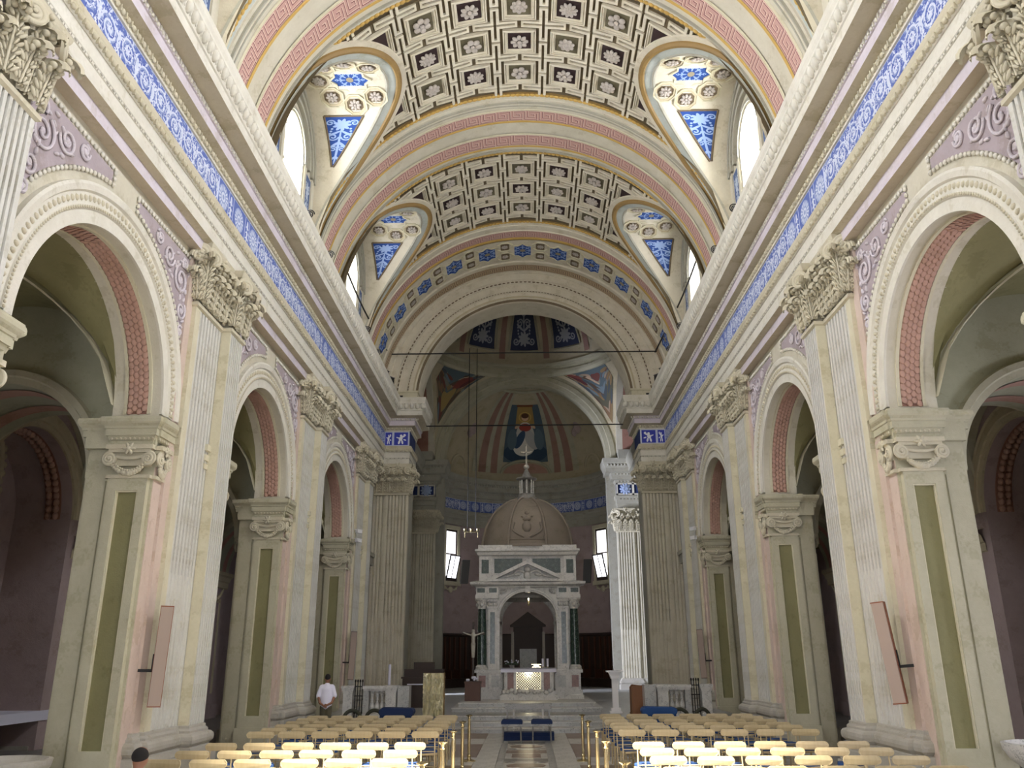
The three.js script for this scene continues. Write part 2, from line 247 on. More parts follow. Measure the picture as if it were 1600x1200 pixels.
// ---------- the nave: arcade walls ----------
const WX = 6.75;                     // wall face of the arcade
const ARCHES = [3.95, 12.35, 20.75, 29.15], AR = 2.35, AY = 6.55;
const wallLeft = struct(group('wall_left'));
{
  const s = new THREE.Shape(); s.moveTo(-6.5, 6.45);
  for (const c of ARCHES) { s.lineTo(c - AR, 6.45); s.lineTo(c - AR, AY); s.absarc(c, AY, AR, PI, 0, true); s.lineTo(c + AR, 6.45); }
  s.lineTo(36.5, 6.45); s.lineTo(36.5, 13.4); s.lineTo(-6.5, 13.4);
  obj('arcade_masonry', at(toX(ext(s, .88, 0, 40)), -7.63, 0, 0), M.pale, wallLeft);
  obj('end_masonry', [bx(-8, -WX, 0, 6.45, -36.5, -35.0), bx(-8, -WX, 0, 6.45, -.2, 6.5)], M.pink, wallLeft);
  // recessed panel strip beside the chancel pier
  obj('end_panel', [bx(-6.75, -6.68, 2.2, 9.6, -35.1, -34.95), bx(-6.75, -6.68, 2.2, 9.6, -36.1, -35.95), bx(-6.75, -6.68, 9.45, 9.6, -36, -35), bx(-6.75, -6.68, 2.2, 2.35, -36, -35), bx(-6.75, -6.62, 5.95, 6.3, -36.4, -34.6), bx(-6.75, -6.55, 6.3, 6.45, -36.4, -34.6)], M.grey, wallLeft);
  const arcProfile = [[2.35, 0], [2.35, .045], [2.56, .045], [2.58, .08], [2.63, .08], [2.64, .055], [2.83, .055], [2.86, .1], [2.95, .12], [3.0, .1], [3.0, 0]];
  const archGeo = at(toX(arcSweep(arcProfile, 0, PI, 56, .4)), -WX, 0, 0);
  const beadGeo = at(toX(join(...Array.from({ length: 66 }, (_, i) => { const a = (i + .5) / 66 * PI; const g = ball(.055, 0, 0, 0, 1, .75, .7, 6, 4); g.rotateZ(a); return at(g, 2.74 * cos(a), 2.74 * sin(a), .055); }), ...Array.from({ length: 120 }, (_, i) => { const a = (i + .5) / 120 * PI; return ball(.028, 2.605 * cos(a), 2.605 * sin(a), .085, 1, 1, .7, 5, 4); }))), -WX, 0, 0);
  const strip = (r, d0, d1) => at(toX(arcSweep([[2.36, d0], [r, d0], [r, d1], [2.36, d1]], 0, PI, 56, .3)), -WX, 0, 0);
  const leafG = (() => { const g = new THREE.SphereGeometry(.066, 6, 5); g.scale(1, 1.35, .36); return g; })();
  const scale = []; for (let i = 0; i < 58; i++) for (let j = 0; j < 4; j++) {
    const a = (i + .5 + (j % 2) * .5) / 58.5 * PI, h = leafG.clone(); h.rotateX(-.3); // y = along the arc, x across, z = inward
    const m = new THREE.Matrix4().makeBasis(V(0, 0, a < PI / 2 ? 1 : -1), V(-sin(a), cos(a), 0).multiplyScalar(a < PI / 2 ? 1 : -1), V(-cos(a), -sin(a), 0)); h.applyMatrix4(m); scale.push(at(h, 2.325 * cos(a), 2.325 * sin(a), -.41 + (j - 1.5) * .088));
  }
  const scaleGeo = at(toX(join(scale)), -WX, 0, 0);
  // spandrel panels with bead frames and raised scrolls, drawn for +x of the arch centre
  const spOuter = (dr, top, side) => { const p = []; const R = 3.12 + dr; const a0 = Math.acos((2.98 - side) / R), a1 = PI / 2 - .12 - dr * .3; for (let i = 0; i <= 14; i++) { const a = lerp(a0, a1, i / 14); p.push([R * cos(a), R * sin(a) + AY]); } p.push([p[14][0], top], [2.98 - side, top]); return p; };
  const spPts = spOuter(0.06, 9.98, .02);
  const along = (pts, step) => { const out = []; for (let i = 0; i < pts.length; i++) { const a = pts[i], b = pts[(i + 1) % pts.length], l = Math.hypot(b[0] - a[0], b[1] - a[1]); for (let t = 0; t < l; t += step) out.push([lerp(a[0], b[0], t / l), lerp(a[1], b[1], t / l)]); } return out; };
  const spPanel = ext(poly(spOuter(.1, 9.93, .08)), .015), spBeads = along(spPts, .115).map(([a, b]) => ball(.045, a, b, .03, 1, 1, .7, 5, 4));
  const scroll = []; const spir = (cx, cy, r, a0, t, d) => { const P = []; for (let i = 0; i <= 22; i++) { const q = i / 22, R = r * (1 - .8 * q), a = a0 + d * q * t * 2 * PI; P.push([cx + R * cos(a), cy + R * sin(a), .035]); } scroll.push(tube(P, .03, 26, 4)); scroll.push(ball(.06, cx, cy, .03, 1, 1, .5, 6, 4)); };
  const inSp = (a, b) => a < 2.8 && b < 9.85 && Math.hypot(a, b - AY) > 3.3;
  spir(2.45, 9.35, .3, 2, 1.6, 1); spir(2.6, 8.75, .2, 1, 1.5, -1); spir(1.85, 9.58, .22, 0, 1.6, -1); spir(1.38, 9.72, .14, 3, 1.4, 1); spir(2.66, 8.33, .12, 1, 1.3, 1); spir(2.55, 9.72, .13, 4, 1.3, -1);
  for (let k = 0; k < 80; k++) { const a = lerp(.6, 2.9, rnd()), b = lerp(7.8, 9.9, rnd()); if (inSp(a, b)) { const g = new THREE.SphereGeometry(.075, 5, 4); g.scale(1, .45, .5); g.rotateZ(rnd() * PI); scroll.push(at(g, a, b, .025)); } }
  const flipA = g => { const h = g.clone(); h.scale(-1, 1, 1); return mirrorFix(h); };
  function mirrorFix(h) { h = clean(h); for (const a of Object.values(h.attributes)) { const s = a.itemSize, A = a.array; for (let i = 0; i < a.count; i += 3) for (let k = 0; k < s; k++) { const t = A[(i + 1) * s + k]; A[(i + 1) * s + k] = A[(i + 2) * s + k]; A[(i + 2) * s + k] = t; } } return h; }
  const both = (g) => { g = join(g); return at(toX(join(g.clone(), flipA(g))), -WX, 0, 0); };
  const panelGeo = both(spPanel), beadFrame = both(spBeads), scrollGeo = both(scroll);
  const strips = [strip(2.315, -.66, -.6), strip(2.315, -.22, -.16)], salmonStrip = strip(2.335, -.6, -.22), lipGeo = join(strips);
  for (const c of ARCHES) {
    const put = (n, g, m) => { const o = meshOf(g, m, n); o.position.set(0, AY, -c); wallLeft.add(o); return o; };
    for (const g of [archGeo, beadGeo, salmonStrip, lipGeo, scaleGeo]) if (!g.userData.t) { triUV(g); g.userData.t = 1; }
    put('archivolt', archGeo, M.white); put('archivolt_beading', beadGeo, M.capital);
    put('arch_soffit_strip', salmonStrip, M.salmonDeep); put('arch_soffit_fillet', lipGeo, M.cream); put('leaf_garland', scaleGeo, M.salmon);
    for (const [n, g, m] of [['spandrel_panel', panelGeo, M.lilac], ['spandrel_beading', beadFrame, M.white], ['spandrel_scroll', scrollGeo, M.lilacPale]]) { if (!g.userData.t) { triUV(g); g.userData.t = 1; } put(n, g, m).position.y = 0; }
  }
}
// ---------- entablature: the long cornice of the nave and its return on the chancel pier ----------
const trimLeft = struct(group('trim_1'));
{
  const path = [[-WX, 6], [-WX, -36.87], [-5.6, -36.87], [-5.6, -38.6]];
  const P = (n, pts, m) => obj(n, carry(path, pts), m, trimLeft);
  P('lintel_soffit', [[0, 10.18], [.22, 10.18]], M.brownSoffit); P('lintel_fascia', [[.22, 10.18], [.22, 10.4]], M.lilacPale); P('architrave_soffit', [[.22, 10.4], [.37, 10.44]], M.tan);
  P('architrave', [[.37, 10.44], [.37, 10.7], [.39, 10.71], [.39, 10.75], [.4, 10.76], [.4, 11.0], [.42, 11.0], [.44, 11.04]], M.white);
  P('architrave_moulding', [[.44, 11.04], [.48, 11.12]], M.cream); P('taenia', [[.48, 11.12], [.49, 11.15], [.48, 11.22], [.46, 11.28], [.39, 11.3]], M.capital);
  obj('blue_frieze', carry(path.slice(0, 2), [[.38, 11.3], [.38, 11.98]], false, 1), M.frieze, trimLeft, true);
  obj('frieze_fillet', carry(path, [[.36, 11.98], [.42, 11.98], [.42, 12.02]]), M.white, trimLeft);
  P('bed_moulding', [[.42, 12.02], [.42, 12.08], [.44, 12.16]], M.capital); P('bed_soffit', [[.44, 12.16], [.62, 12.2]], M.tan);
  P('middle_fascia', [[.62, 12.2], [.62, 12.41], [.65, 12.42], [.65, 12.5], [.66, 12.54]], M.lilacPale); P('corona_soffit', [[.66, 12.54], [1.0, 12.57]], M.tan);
  P('corona', [[1.0, 12.57], [1.0, 12.78], [1.03, 12.8], [1.03, 12.84], [1.08, 13.06], [1.12, 13.1], [1.12, 13.16], [1.15, 13.24], [1.15, 13.38], [0, 13.5]], M.white);
  // repeated carving, one merged run per course
  const course = (name, step, y, o, geo, m) => {
    const list = [];
    for (let z = 0; z > -36.8 + o; z -= step) { const g = geo.clone(); g.rotateY(PI / 2); list.push(at(g, -WX + o, y, z)); }
    for (let x = -WX + o + .1; x < -5.6 + o; x += step) list.push(at(geo.clone(), x, y, -36.87 + o));
    for (let z = -36.9 + o; z > -38.4; z -= step) { const g = geo.clone(); g.rotateY(PI / 2); list.push(at(g, -5.6 + o, y, z)); }
    return stuff(obj(name, list, m, trimLeft));
  };
  course('bead_and_reel', .19, 10.73, .385, join(ball(.022, 0, 0, 0, 2.2, 1, 1, 5, 4), ball(.02, .075, 0, 0, .5, 1.2, 1, 5, 4)), M.grey);
  course('architrave_leaves', .2, 11.06, .46, join(ball(.055, 0, 0, 0, 1.15, .9, .8, 6, 4), bx(.085, .11, -.05, .05, -.02, .03)), M.capital);
  course('egg_course', .19, 12.09, .44, join(ball(.06, 0, 0, 0, 1, 1.0, .7, 6, 4), bx(.08, .105, -.06, .06, -.02, .03)), M.capital);
  course('dart_course', .21, 12.47, .655, join(ball(.05, 0, 0, 0, 1, 1, .7, 6, 4), bx(.085, .12, -.05, .04, -.02, .03)), M.white);
  const lf = new THREE.SphereGeometry(.115, 6, 5); lf.scale(.85, 1.2, .8); lf.rotateX(.25);
  course('cornice_leaves', .25, 12.97, 1.055, join(lf, at(new THREE.SphereGeometry(.06, 5, 4), 0, .1, .03), (() => { const g = new THREE.SphereGeometry(.05, 5, 4); g.scale(.6, 1.6, .6); return at(g, .125, -.02, -.01); })()), M.white);
  // relief panels on the chancel return
  const pan = (x0, x1) => at(new THREE.PlaneGeometry(x1 - x0, .66), (x0 + x1) / 2, 11.64, -36.87 + .385);
  obj('frieze_panel', [pan(-6.37, -6.0)], M.putto, trimLeft, true); obj('frieze_panel', [pan(-6.0, -5.24)], M.putto, trimLeft, true);
  obj('frieze_side', bx(-5.3, -5.22, 11.3, 11.98, -38.4, -36.6), M.blueDeep, trimLeft);
  obj('frieze_ground', bx(-6.6, -5.25, 11.28, 12, -36.7, -36.5), M.white, trimLeft);
}
// ---------- carved capitals ----------
function acanthus(W, H, curl = .2) {     // base at origin, rises along y, leans and curls towards +z
  const rows = [], NV = 18, NU = 8;
  for (let i = 0; i <= NV; i++) {
    const v = i / NV; let y, z;
    if (v < .68) { y = v / .68 * H * .86; z = .02 + .1 * v + .08 * v * v; } else { const q = (v - .68) / .32 * PI * 1.05, r = curl * H * .55; y = H * .86 + r * sin(q); z = .02 + .068 + .037 + r * (1 - cos(q)); }
    const lobes = 1 - .34 * abs(cos(v * PI * 4.5)), w = W / 2 * lobes * (v < .1 ? .8 + 2 * v : 1) * (v > .8 ? 1 - (v - .8) * 1.9 : 1);
    const row = []; for (let j = 0; j <= NU; j++) { const u = j / NU * 2 - 1; row.push([u * w, y - .05 * H * u * u * (v > .3 ? 1 : v / .3), z - .035 * u * u + (j % 2 ? .022 : -.014) * (1 - .3 * v) + (j === NU / 2 ? .02 : 0)]); }
    rows.push(row);
  }
  return smooth(quads(rows), 1.0);
}
function volute(R, t = .035, turns = 2.2, hand = 1, wide = 1) {   // spiral in the XY plane, eye at the origin, stem leaving at the top towards -x*hand
  const P = []; for (let i = 0; i <= 44; i++) { const q = i / 44, r = R * (1 - .86 * q), a = PI / 2 - hand * q * turns * 2 * PI; P.push([r * cos(a), r * sin(a), .03 * q]); }
  const g = [tube(P, t, 64, 5), ball(R * .2, 0, 0, .04, 1, 1, .6, 7, 5)]; const d = new THREE.CylinderGeometry(R * .96, R * .96, .05 * wide, 18); d.rotateX(PI / 2); g.push(d); return join(g);
}
function carvedLeaf(W, H, curl) {      // leaf sheet with puffed lobes either side of a spine and a curled tip
  const g = [acanthus(W * .8, H, curl)], zAt = v => .02 + .1 * v + .08 * v * v;
  const lobe = (x, y, z, l, w, t, rz, rx = 0) => { const e = new THREE.SphereGeometry(.5, 6, 5); e.scale(w, l, t); e.rotateX(rx); e.rotateZ(rz); e.translate(x, y, z); g.push(e); };
  const n = Math.round(H / .14);
  for (let k = 0; k < n; k++) { const v = (k + .6) / n * .68, y = v / .68 * H * .86; for (const s of [-1, 1]) { lobe(s * W * .33, y + .01, zAt(v) + .015, .15, .055, .06, -s * .75); lobe(s * W * .17, y + .02, zAt(v) + .03, .13, .035, .05, -s * .4); } }
  g.push(tube([[0, 0, .05], [0, H * .4, zAt(.32) + .035], [0, H * .84, zAt(.66) + .03]], .018, 10, 5));
  for (const q of [-1, 0, 1]) lobe(q * W * .24, H * .9, zAt(.68) + .1 + (q ? 0 : .04), .1, .09, .12, -q * .5, .7);
  for (const q of [-.5, .5]) lobe(q * W * .5, H * .8, zAt(.68) + .06, .1, .06, .08, -q * 1.4, .3);
  return join(g);
}
const leafLow = triUV(carvedLeaf(.36, .58, .42)), leafHigh = triUV(carvedLeaf(.34, .95, .3)), leafSmall = triUV(acanthus(.26, .5)), voluteBig = triUV(volute(.2, .038)), voluteHand = triUV(volute(.2, .038, 2.2, -1)), fleuron = triUV(join(...Array.from({ length: 6 }, (_, q) => { const g = new THREE.SphereGeometry(.07, 6, 4); g.scale(1.3, .6, .5); g.translate(.08, 0, 0); g.rotateZ(q / 6 * 2 * PI); return g; }), ball(.05, 0, 0, .04)));
// one carved face, width w, in the XY plane looking along +z, 1.35 m high
function capitalFace(parent, w, place, dense = true) {
  const put = (n, g, x, y, z, ry = 0) => { const o = meshOf(g, M.capital, n), m = new THREE.Matrix4().makeRotationY(ry).setPosition(x, y, z); o.applyMatrix4(place.clone().multiply(m)); parent.add(o); };
  const n = max(2, Math.round(w / .34));
  for (let i = 0; i < n; i++) put('acanthus_leaf', leafLow, (i + .5) / n * w - w / 2, .05, .05);
  for (let i = 0; i <= n; i++) put('acanthus_leaf', leafHigh, i / n * w - w / 2, .06, .0, i === 0 ? -.7 : i === n ? .7 : 0);
  put('volute', voluteBig, w / 2 - .04, 1.02, .2, .5); put('volute', voluteHand, -w / 2 + .04, 1.02, .2, -.5);
  if (w > .9) { put('volute', voluteHand, -.16, .98, .12); put('volute', voluteBig, .16, .98, .12); }
  put('fleuron', fleuron, 0, 1.24, .16);
}
const M4 = (x, y, z, ry = 0) => new THREE.Matrix4().makeRotationY(ry).setPosition(x, y, z);
// fluted shaft: local x across (centre 0), z towards the viewer, grooves on +z
function flutedShaft(w, d, n, y0, y1, groove, margin = .09) {
  const s = new THREE.Shape(), gw = (w - 2 * margin) / n, r = gw * .23; s.moveTo(-w / 2, -d); s.lineTo(w / 2, -d); s.lineTo(w / 2, 0);
  for (let i = n - 1; i >= 0; i--) { const c = -w / 2 + margin + gw * (i + .5); s.lineTo(c + r, 0); for (let k = 1; k < 6; k++) { const a = k / 6 * PI; s.lineTo(c + r * cos(a), -groove * sin(a)); } s.lineTo(c - r, 0); }
  s.lineTo(-w / 2, 0); const g = ext(s, y1 - y0); g.rotateX(-PI / 2); g.translate(0, y0, 0);
  return g;   // after the turn: x across, y up, shape y -> -z, so grooves look along -z
}
function shaftZ(w, d, n, y0, y1, groove, margin) { const g = flutedShaft(w, d, n, y0, y1, groove, margin); g.rotateY(PI); return g; }
// ---------- arcade piers ----------
function garland(w, drop, r, n = 15) { const g = []; for (let i = 0; i <= n; i++) { const t = i / n * 2 - 1, y = -drop * (1 - t * t); g.push(ball(r * (1.15 - .5 * t * t) * (.85 + .3 * rnd()), t * w / 2, y, .03, 1, 1, .8, 6, 4)); g.push(ball(r * .5, t * w / 2 + .02, y + r * .7, .06, 1, 1, .8, 5, 4)); } return g; }
const ionicVoluteL = triUV(volute(.13, .028, 2.2, 1)), ionicVoluteR = triUV(volute(.13, .028, 2.2, -1));
function ionicCap(parent, w, place) {   // 0.58 m high, XY plane looking along +z
  const o = obj('ionic_capital', [bx(-w / 2 - .07, w / 2 + .07, .5, .58, -.1, .12), bx(-w / 2 - .03, w / 2 + .03, .44, .5, -.1, .09), bx(-w / 2, w / 2, .2, .44, -.1, .02), at(tube([[-w * .34, .36, .05], [0, .33, .06], [w * .34, .36, .05]], .035, 12, 6), 0, 0, 0), bx(-w / 2 - .05, w / 2 + .05, -.03, .03, -.1, .05)], M.capital, parent); o.applyMatrix4(place);
  for (const [g, s] of [[ionicVoluteR, -1], [ionicVoluteL, 1]]) { const v = meshOf(g, M.capital, 'volute'); v.position.set(s * w / 2, .32, .07); o.add(v); }
  const gl = meshOf(triUV(join(garland(w * .92, .2, .055).map(g => at(g, 0, .26, .03)))), M.capital, 'garland'); o.add(gl);
  const fl = meshOf(fleuron, M.capital, 'fleuron'); fl.position.set(0, .5, .12); fl.scale.setScalar(.75); o.add(fl);
  return o;
}
const PIER = { fz0: -1.1, fz1: -.3, kz0: -1.12, kz1: 1.15 };   // front slab and flanking slab, local z
function makePier() {
  const p = group('arcade_pier', [-WX, 0, 0]);
  obj('pier_body', [bx(-1.25, 0, 0, 6.2, -1.75, 1.75)], M.oliveLight, p);
  // nave pilaster in two planes
  const k = shaftZ(2.27, .2, 11, 3.75, 9.1, .085, .26), k2 = shaftZ(2.27, .2, 11, 1.0, 3.75, .03, .26), f = shaftZ(.8, .22, 6, 3.75, 9.1, .085, .06), f2 = shaftZ(.8, .22, 6, 1.0, 3.75, .03, .06);
  for (const g of [k, k2]) { g.rotateY(PI / 2); g.translate(.15, 0, .015); } for (const g of [f, f2]) { g.rotateY(PI / 2); g.translate(.35, 0, -.7); }
  obj('flanking_pilaster', [k, k2], M.flute, p); obj('front_pilaster', [f, f2], M.flute, p);
  obj('pilaster_edge', [bx(.0, .156, 1.0, 9.1, .93, 1.158), bx(.15, .356, 1.0, 9.1, -.33, -.29)], M.cream, p);
  obj('upper_pilaster', [bx(-.1, .1, 9.1, 10.44, -1.1, 1.12), bx(0, .28, 9.1, 10.44, -.98, -.42)], M.capital, p);
  obj('pink_strip', [bx(-.1, .07, .9, 10.19, 1.1, 1.42), bx(-.1, .012, .4, 5.95, 1.4, 1.74), bx(-.1, .012, .4, 5.95, -1.74, -1.1)], M.pink, p);
  const outline = [[-.02, 1.45], [.06, 1.45], [.06, 1.15], [.15, 1.15], [.15, -.3], [.35, -.3], [.35, -1.1], [.15, -1.1], [.15, -1.2], [-.02, -1.2]];
  obj('base', carry(outline, [[0, 1.02], [.03, 1.0], [.03, .96], [.07, .92], [.07, .88], [.12, .86], [.16, .82], [.17, .76], [.16, .7], [.12, .66], [.1, .64], [.14, .62], [.14, .5]]), M.stone, p);
  obj('plinth', carry(outline, [[.14, .5], [.22, .5], [.22, .3], [.26, .28], [.26, 0]]), M.stone, p);
  obj('neck_moulding', carry(outline.slice(2, 9), [[0, 9.02], [.05, 9.05], [.05, 9.12], [.02, 9.14]]), M.capital, p);
  // jamb pilasters, both ends
  for (const s of [1, -1]) {
    const z = q => s * q, B = (x0, x1, y0, y1, a, b) => bx(x0, x1, y0, y1, z(a), z(b));
    obj('jamb_pilaster', [B(-.77, -.6, .5, 5.37, 1.74, 1.87), B(-.2, -.05, .5, 5.37, 1.74, 1.87), B(-.6, -.2, 5.12, 5.37, 1.74, 1.87), B(-.6, -.2, .5, .78, 1.74, 1.87), B(-.82, 0, .0, .5, 1.74, 1.93), B(-1.2, -.85, .0, 5.3, 1.74, 1.79)], M.oliveLight, p);
    obj('jamb_panel', B(-.6, -.2, .78, 5.12, 1.74, 1.8), M.olive, p);
    obj('panel_moulding', [B(-.6, -.575, .78, 5.12, 1.78, 1.85), B(-.225, -.2, .78, 5.12, 1.78, 1.85), B(-.6, -.2, 5.09, 5.12, 1.78, 1.85)], M.cream, p);
    ionicCap(p, .72, M4(-.41, 5.37, z(1.85), s > 0 ? 0 : PI));
  }
  const side = ionicCap(p, .34, M4(.02, 5.37, 1.58, PI / 2));
  // aisle-side half pilaster with its own lower capital
  obj('aisle_pilaster', [bx(-1.45, -1.2, 0, 4.9, -1.2, 1.2), bx(-1.5, -1.2, 0, .4, -1.25, 1.25)], M.grey, p);
  ionicCap(p, 2.2, M4(-1.42, 4.9, 0, -PI / 2));
  // impost cornice round the pier
  const ip = [[.16, 1.16], [.02, 1.16], [.02, 1.8], [-.02, 1.8], [-.02, 1.9], [-.8, 1.9], [-.8, 1.78], [-1.28, 1.78], [-1.28, -1.78], [-.8, -1.78], [-.8, -1.9], [-.02, -1.9], [-.02, -1.8], [.02, -1.8], [.02, -1.16], [.16, -1.16]];
  const ipr = [[0, 5.92], [0, 6.03], [.03, 6.05], [.05, 6.12], [.08, 6.12], [.08, 6.24], [.1, 6.25], [.11, 6.29], [.15, 6.33], [.17, 6.36], [.17, 6.42], [.16, 6.46], [-.1, 6.46]];
  obj('impost', carry(ip, ipr.map(([o, y]) => [-o, y])), M.oliveLight, p);
  obj('impost_core', bx(-1.28, .02, 5.9, 6.46, -1.88, 1.88), M.oliveLight, p);
  const dn = []; for (let x = -.78; x < 0; x += .085) for (const s of [1, -1]) dn.push(ball(.035, x, 6.075, s * 1.925, 1, 1, .7, 5, 4)); for (let q = 1.2; q < 1.8; q += .085) dn.push(ball(.035, .055, 6.075, q, .7, 1, 1, 5, 4));
  obj('impost_beading', dn, M.capital, p);
  // impost moulding showing in the corner between the two pilaster planes
  obj('impost_return', [bx(.15, .21, 6.33, 6.46, -.3, -.1), bx(.15, .19, 6.12, 6.25, -.3, -.1), bx(.15, .18, 5.95, 6.06, -.3, -.1)], M.cream, p);
  // corinthian capital
  const c = obj('corinthian_capital', [bx(.0, .13, 9.14, 10.3, -1.04, 1.08), bx(.1, .31, 9.14, 10.3, -1.0, -.4), carry([[.1, 1.15], [.28, 1.15], [.28, -.2], [.48, -.2], [.48, -1.14], [.2, -1.14]], [[-.02, 10.28], [.05, 10.3], [.08, 10.36], [.1, 10.44], [-.3, 10.44]])], M.capital, p);
  capitalFace(c, .8, M4(.37, 9.12, -.7, PI / 2)); capitalFace(c, 1.35, M4(.17, 9.12, .45, PI / 2)); capitalFace(c, .3, M4(.1, 9.12, 1.15, 0));
  return p;
}
const SIDES = ["standing man's", "white lectern's"], ORD = ['first', 'second', 'third', 'fourth', 'fifth', 'sixth', 'seventh', 'eighth', 'ninth', 'tenth', 'eleventh'];
{
  const p0 = makePier(), pierWhere = ['farthest from the altar', 'carrying a long column speaker', 'between the column speakers', 'nearest the altar'];
  PIERS.forEach((z, i) => {
    const p = i ? copyOf(p0) : p0; p.position.set(-WX, 0, z); tag(p, `fluted cream arcade pier ${pierWhere[i]}, on the ${SIDES[0]} side`, 'pier', 'arcade piers');
    const q = mirrorClone(p); tag(q, `fluted cream arcade pier ${pierWhere[i]}, on the ${SIDES[1]} side`, 'pier', 'arcade piers');
  });
}
// ---------- the barrel vault ----------
const VR = 6.75, VY = 13.35, LR = 2.35, LY = 16.4;      // vault radius and centre; lunette radius and centre height
const ceiling = struct(group('ceiling'));
const vp = (th, z, h = 0) => [(VR - h) * cos(th), VY + (VR - h) * sin(th), z];
const lunY = dz => LY + sqrt(max(0, LR * LR - dz * dz));
const lunTheta = dz => abs(dz) > LR ? 0 : Math.asin(min(1, (lunY(dz) - VY) / VR));
// distance in the unrolled vault (s along the arc from the springing, z) outside the lunette outline
const outline = []; for (let i = 0; i <= 60; i++) { const a = i / 60 * PI, dz = -LR * cos(a); outline.push([VR * Math.asin((LY + LR * sin(a) - VY) / VR), dz]); }
outline.unshift([0, -LR]); outline.push([0, LR]);
const fine = []; for (let i = 0; i < outline.length - 1; i++) { const a = outline[i], b = outline[i + 1], n = i === 0 || i === outline.length - 2 ? 24 : 1; for (let k = 0; k < n; k++) fine.push([lerp(a[0], b[0], k / n), lerp(a[1], b[1], k / n)]); } fine.push(outline.at(-1));
const normals = fine.map((p, i) => { const a = fine[max(0, i - 1)], b = fine[min(fine.length - 1, i + 1)], dx = b[0] - a[0], dz = b[1] - a[1], l = Math.hypot(dx, dz); return [dz / l, -dx / l]; });   // points away from the opening
const HALF = 2.64;                       // half length of the coffered field of a bay
const insideLun = (s, dz, grow) => { if (abs(dz) < LR) { const y = VY + VR * sin(s / VR); if (y < lunY(dz)) return true; } for (let i = 0; i < fine.length; i += 2) if (Math.hypot(fine[i][0] - s, fine[i][1] - dz) < grow) return true; return false; };
function vaultBay(zc, half0, half1) {
  // shell between the lunettes: columns of constant z
  const zs = new Set([-half0, half1, -LR - .001, -LR + .001, LR - .001, LR + .001]); for (let i = 0; i <= 60; i++) zs.add(-LR * cos(i / 60 * PI) * .9995);
  const cols = [...zs].filter(z => z >= -half0 && z <= half1).sort((a, b) => a - b);
  const rows = cols.map(dz => { const t0 = lunTheta(dz), r = []; for (let j = 0; j <= 40; j++) r.push(vp(lerp(t0, PI - t0, j / 40), zc + dz)); return r; });
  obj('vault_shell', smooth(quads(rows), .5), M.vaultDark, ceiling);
}
const cofGeo = (() => {   // coffer frame, flat, local z inwards
  const ring = (a, b, h0, h1) => { const r = []; for (const [q, h] of [[a, h0], [b, h1]]) r.push([[-q, -q, h], [q, -q, h], [q, q, h], [-q, q, h], [-q, -q, h]]); return quads(r); };
  return join(ring(.5, .5, .0, .11), ring(.5, .465, .11, .12), ring(.465, .46, .12, .07), ring(.46, .44, .07, .07), ring(.44, .435, .07, .1), ring(.435, .41, .1, .1), ring(.41, .405, .1, .05), ring(.405, .36, .05, .05), ring(.36, .345, .05, .02));
})();
triUV(cofGeo);
const cofPanel = triUV(bx(-.352, .352, -.352, .352, -.02, .032));
const petal = (l, w, h) => { const g = new THREE.SphereGeometry(.5, 7, 5); g.scale(l, w, h); g.translate(l * .5, 0, h * .3); return g; };
const rosettes = [[8, .19, .12, 0], [6, .2, .17, 0], [10, .19, .1, 1], [8, .17, .13, 1]].map(([n, l, w, two]) => {
  const g = []; for (let q = 0; q < n; q++) { const a = petal(l, w, .09); a.translate(.055, 0, 0); a.rotateZ(q / n * 2 * PI); g.push(a); if (two) { const b = petal(l * .55, w * .8, .12); b.translate(.03, 0, .02); b.rotateZ((q + .5) / n * 2 * PI); g.push(b); } }
  g.push(ball(.06, 0, 0, .05, 1, 1, .8)); return triUV(join(g));
});
const crossGeo = (() => { const k = .128, L = .665, i = .042, K = .6; const s = poly([[-k, -L], [k, -L], [k, -k], [L, -k], [L, k], [k, k], [k, L], [-k, L], [-k, k], [-L, k], [-L, -k], [-k, -k]]); s.holes.push(poly([[-i, -K], [-i, -i], [-K, -i], [-K, i], [-i, i], [-i, K], [i, K], [i, i], [K, i], [K, -i], [i, -i], [i, -K]])); return triUV(join(ext(s, .075))); })();
function subdivide(g, maxL) {
  g = clean(g); let P = Array.from(g.attributes.position.array);
  for (let pass = 0; pass < 6; pass++) {
    const Q = []; let split = false;
    for (let i = 0; i < P.length; i += 9) {
      const v = [0, 1, 2].map(k => P.slice(i + 3 * k, i + 3 * k + 3)), d = [0, 1, 2].map(k => Math.hypot(...v[k].map((c, q) => c - v[(k + 1) % 3][q]))), m = d.indexOf(max(...d));
      if (d[m] > maxL) { split = true; const a = v[m], b = v[(m + 1) % 3], c = v[(m + 2) % 3], h = a.map((q, k) => (q + b[k]) / 2); Q.push(...a, ...h, ...c, ...h, ...b, ...c); } else Q.push(...v[0], ...v[1], ...v[2]);
    }
    P = Q; if (!split) break;
  }
  return P;
}
function clipped(g, keep) { const P = subdivide(g, .1), Q = []; for (let i = 0; i < P.length; i += 9) { let ok = true; for (let k = 0; k < 3; k++) if (!keep(P[i + 3 * k], P[i + 3 * k + 1])) ok = false; if (ok) Q.push(...P.slice(i, i + 9)); } if (!Q.length) return null; const h = new THREE.BufferGeometry(); h.setAttribute('position', new THREE.Float32BufferAttribute(Q, 3)); h.computeVertexNormals(); return triUV(clean(h)); }
function onVault(o, th, z) { // local x = along the arc, y = along z, z = inwards
  o.applyMatrix4(new THREE.Matrix4().makeBasis(V(-sin(th), cos(th), 0), V(0, 0, -1), V(-cos(th), -sin(th), 0)).setPosition(...vp(th, z))); return o;
}
const DTH = 12.35 * PI / 180, DZ = 1.43;
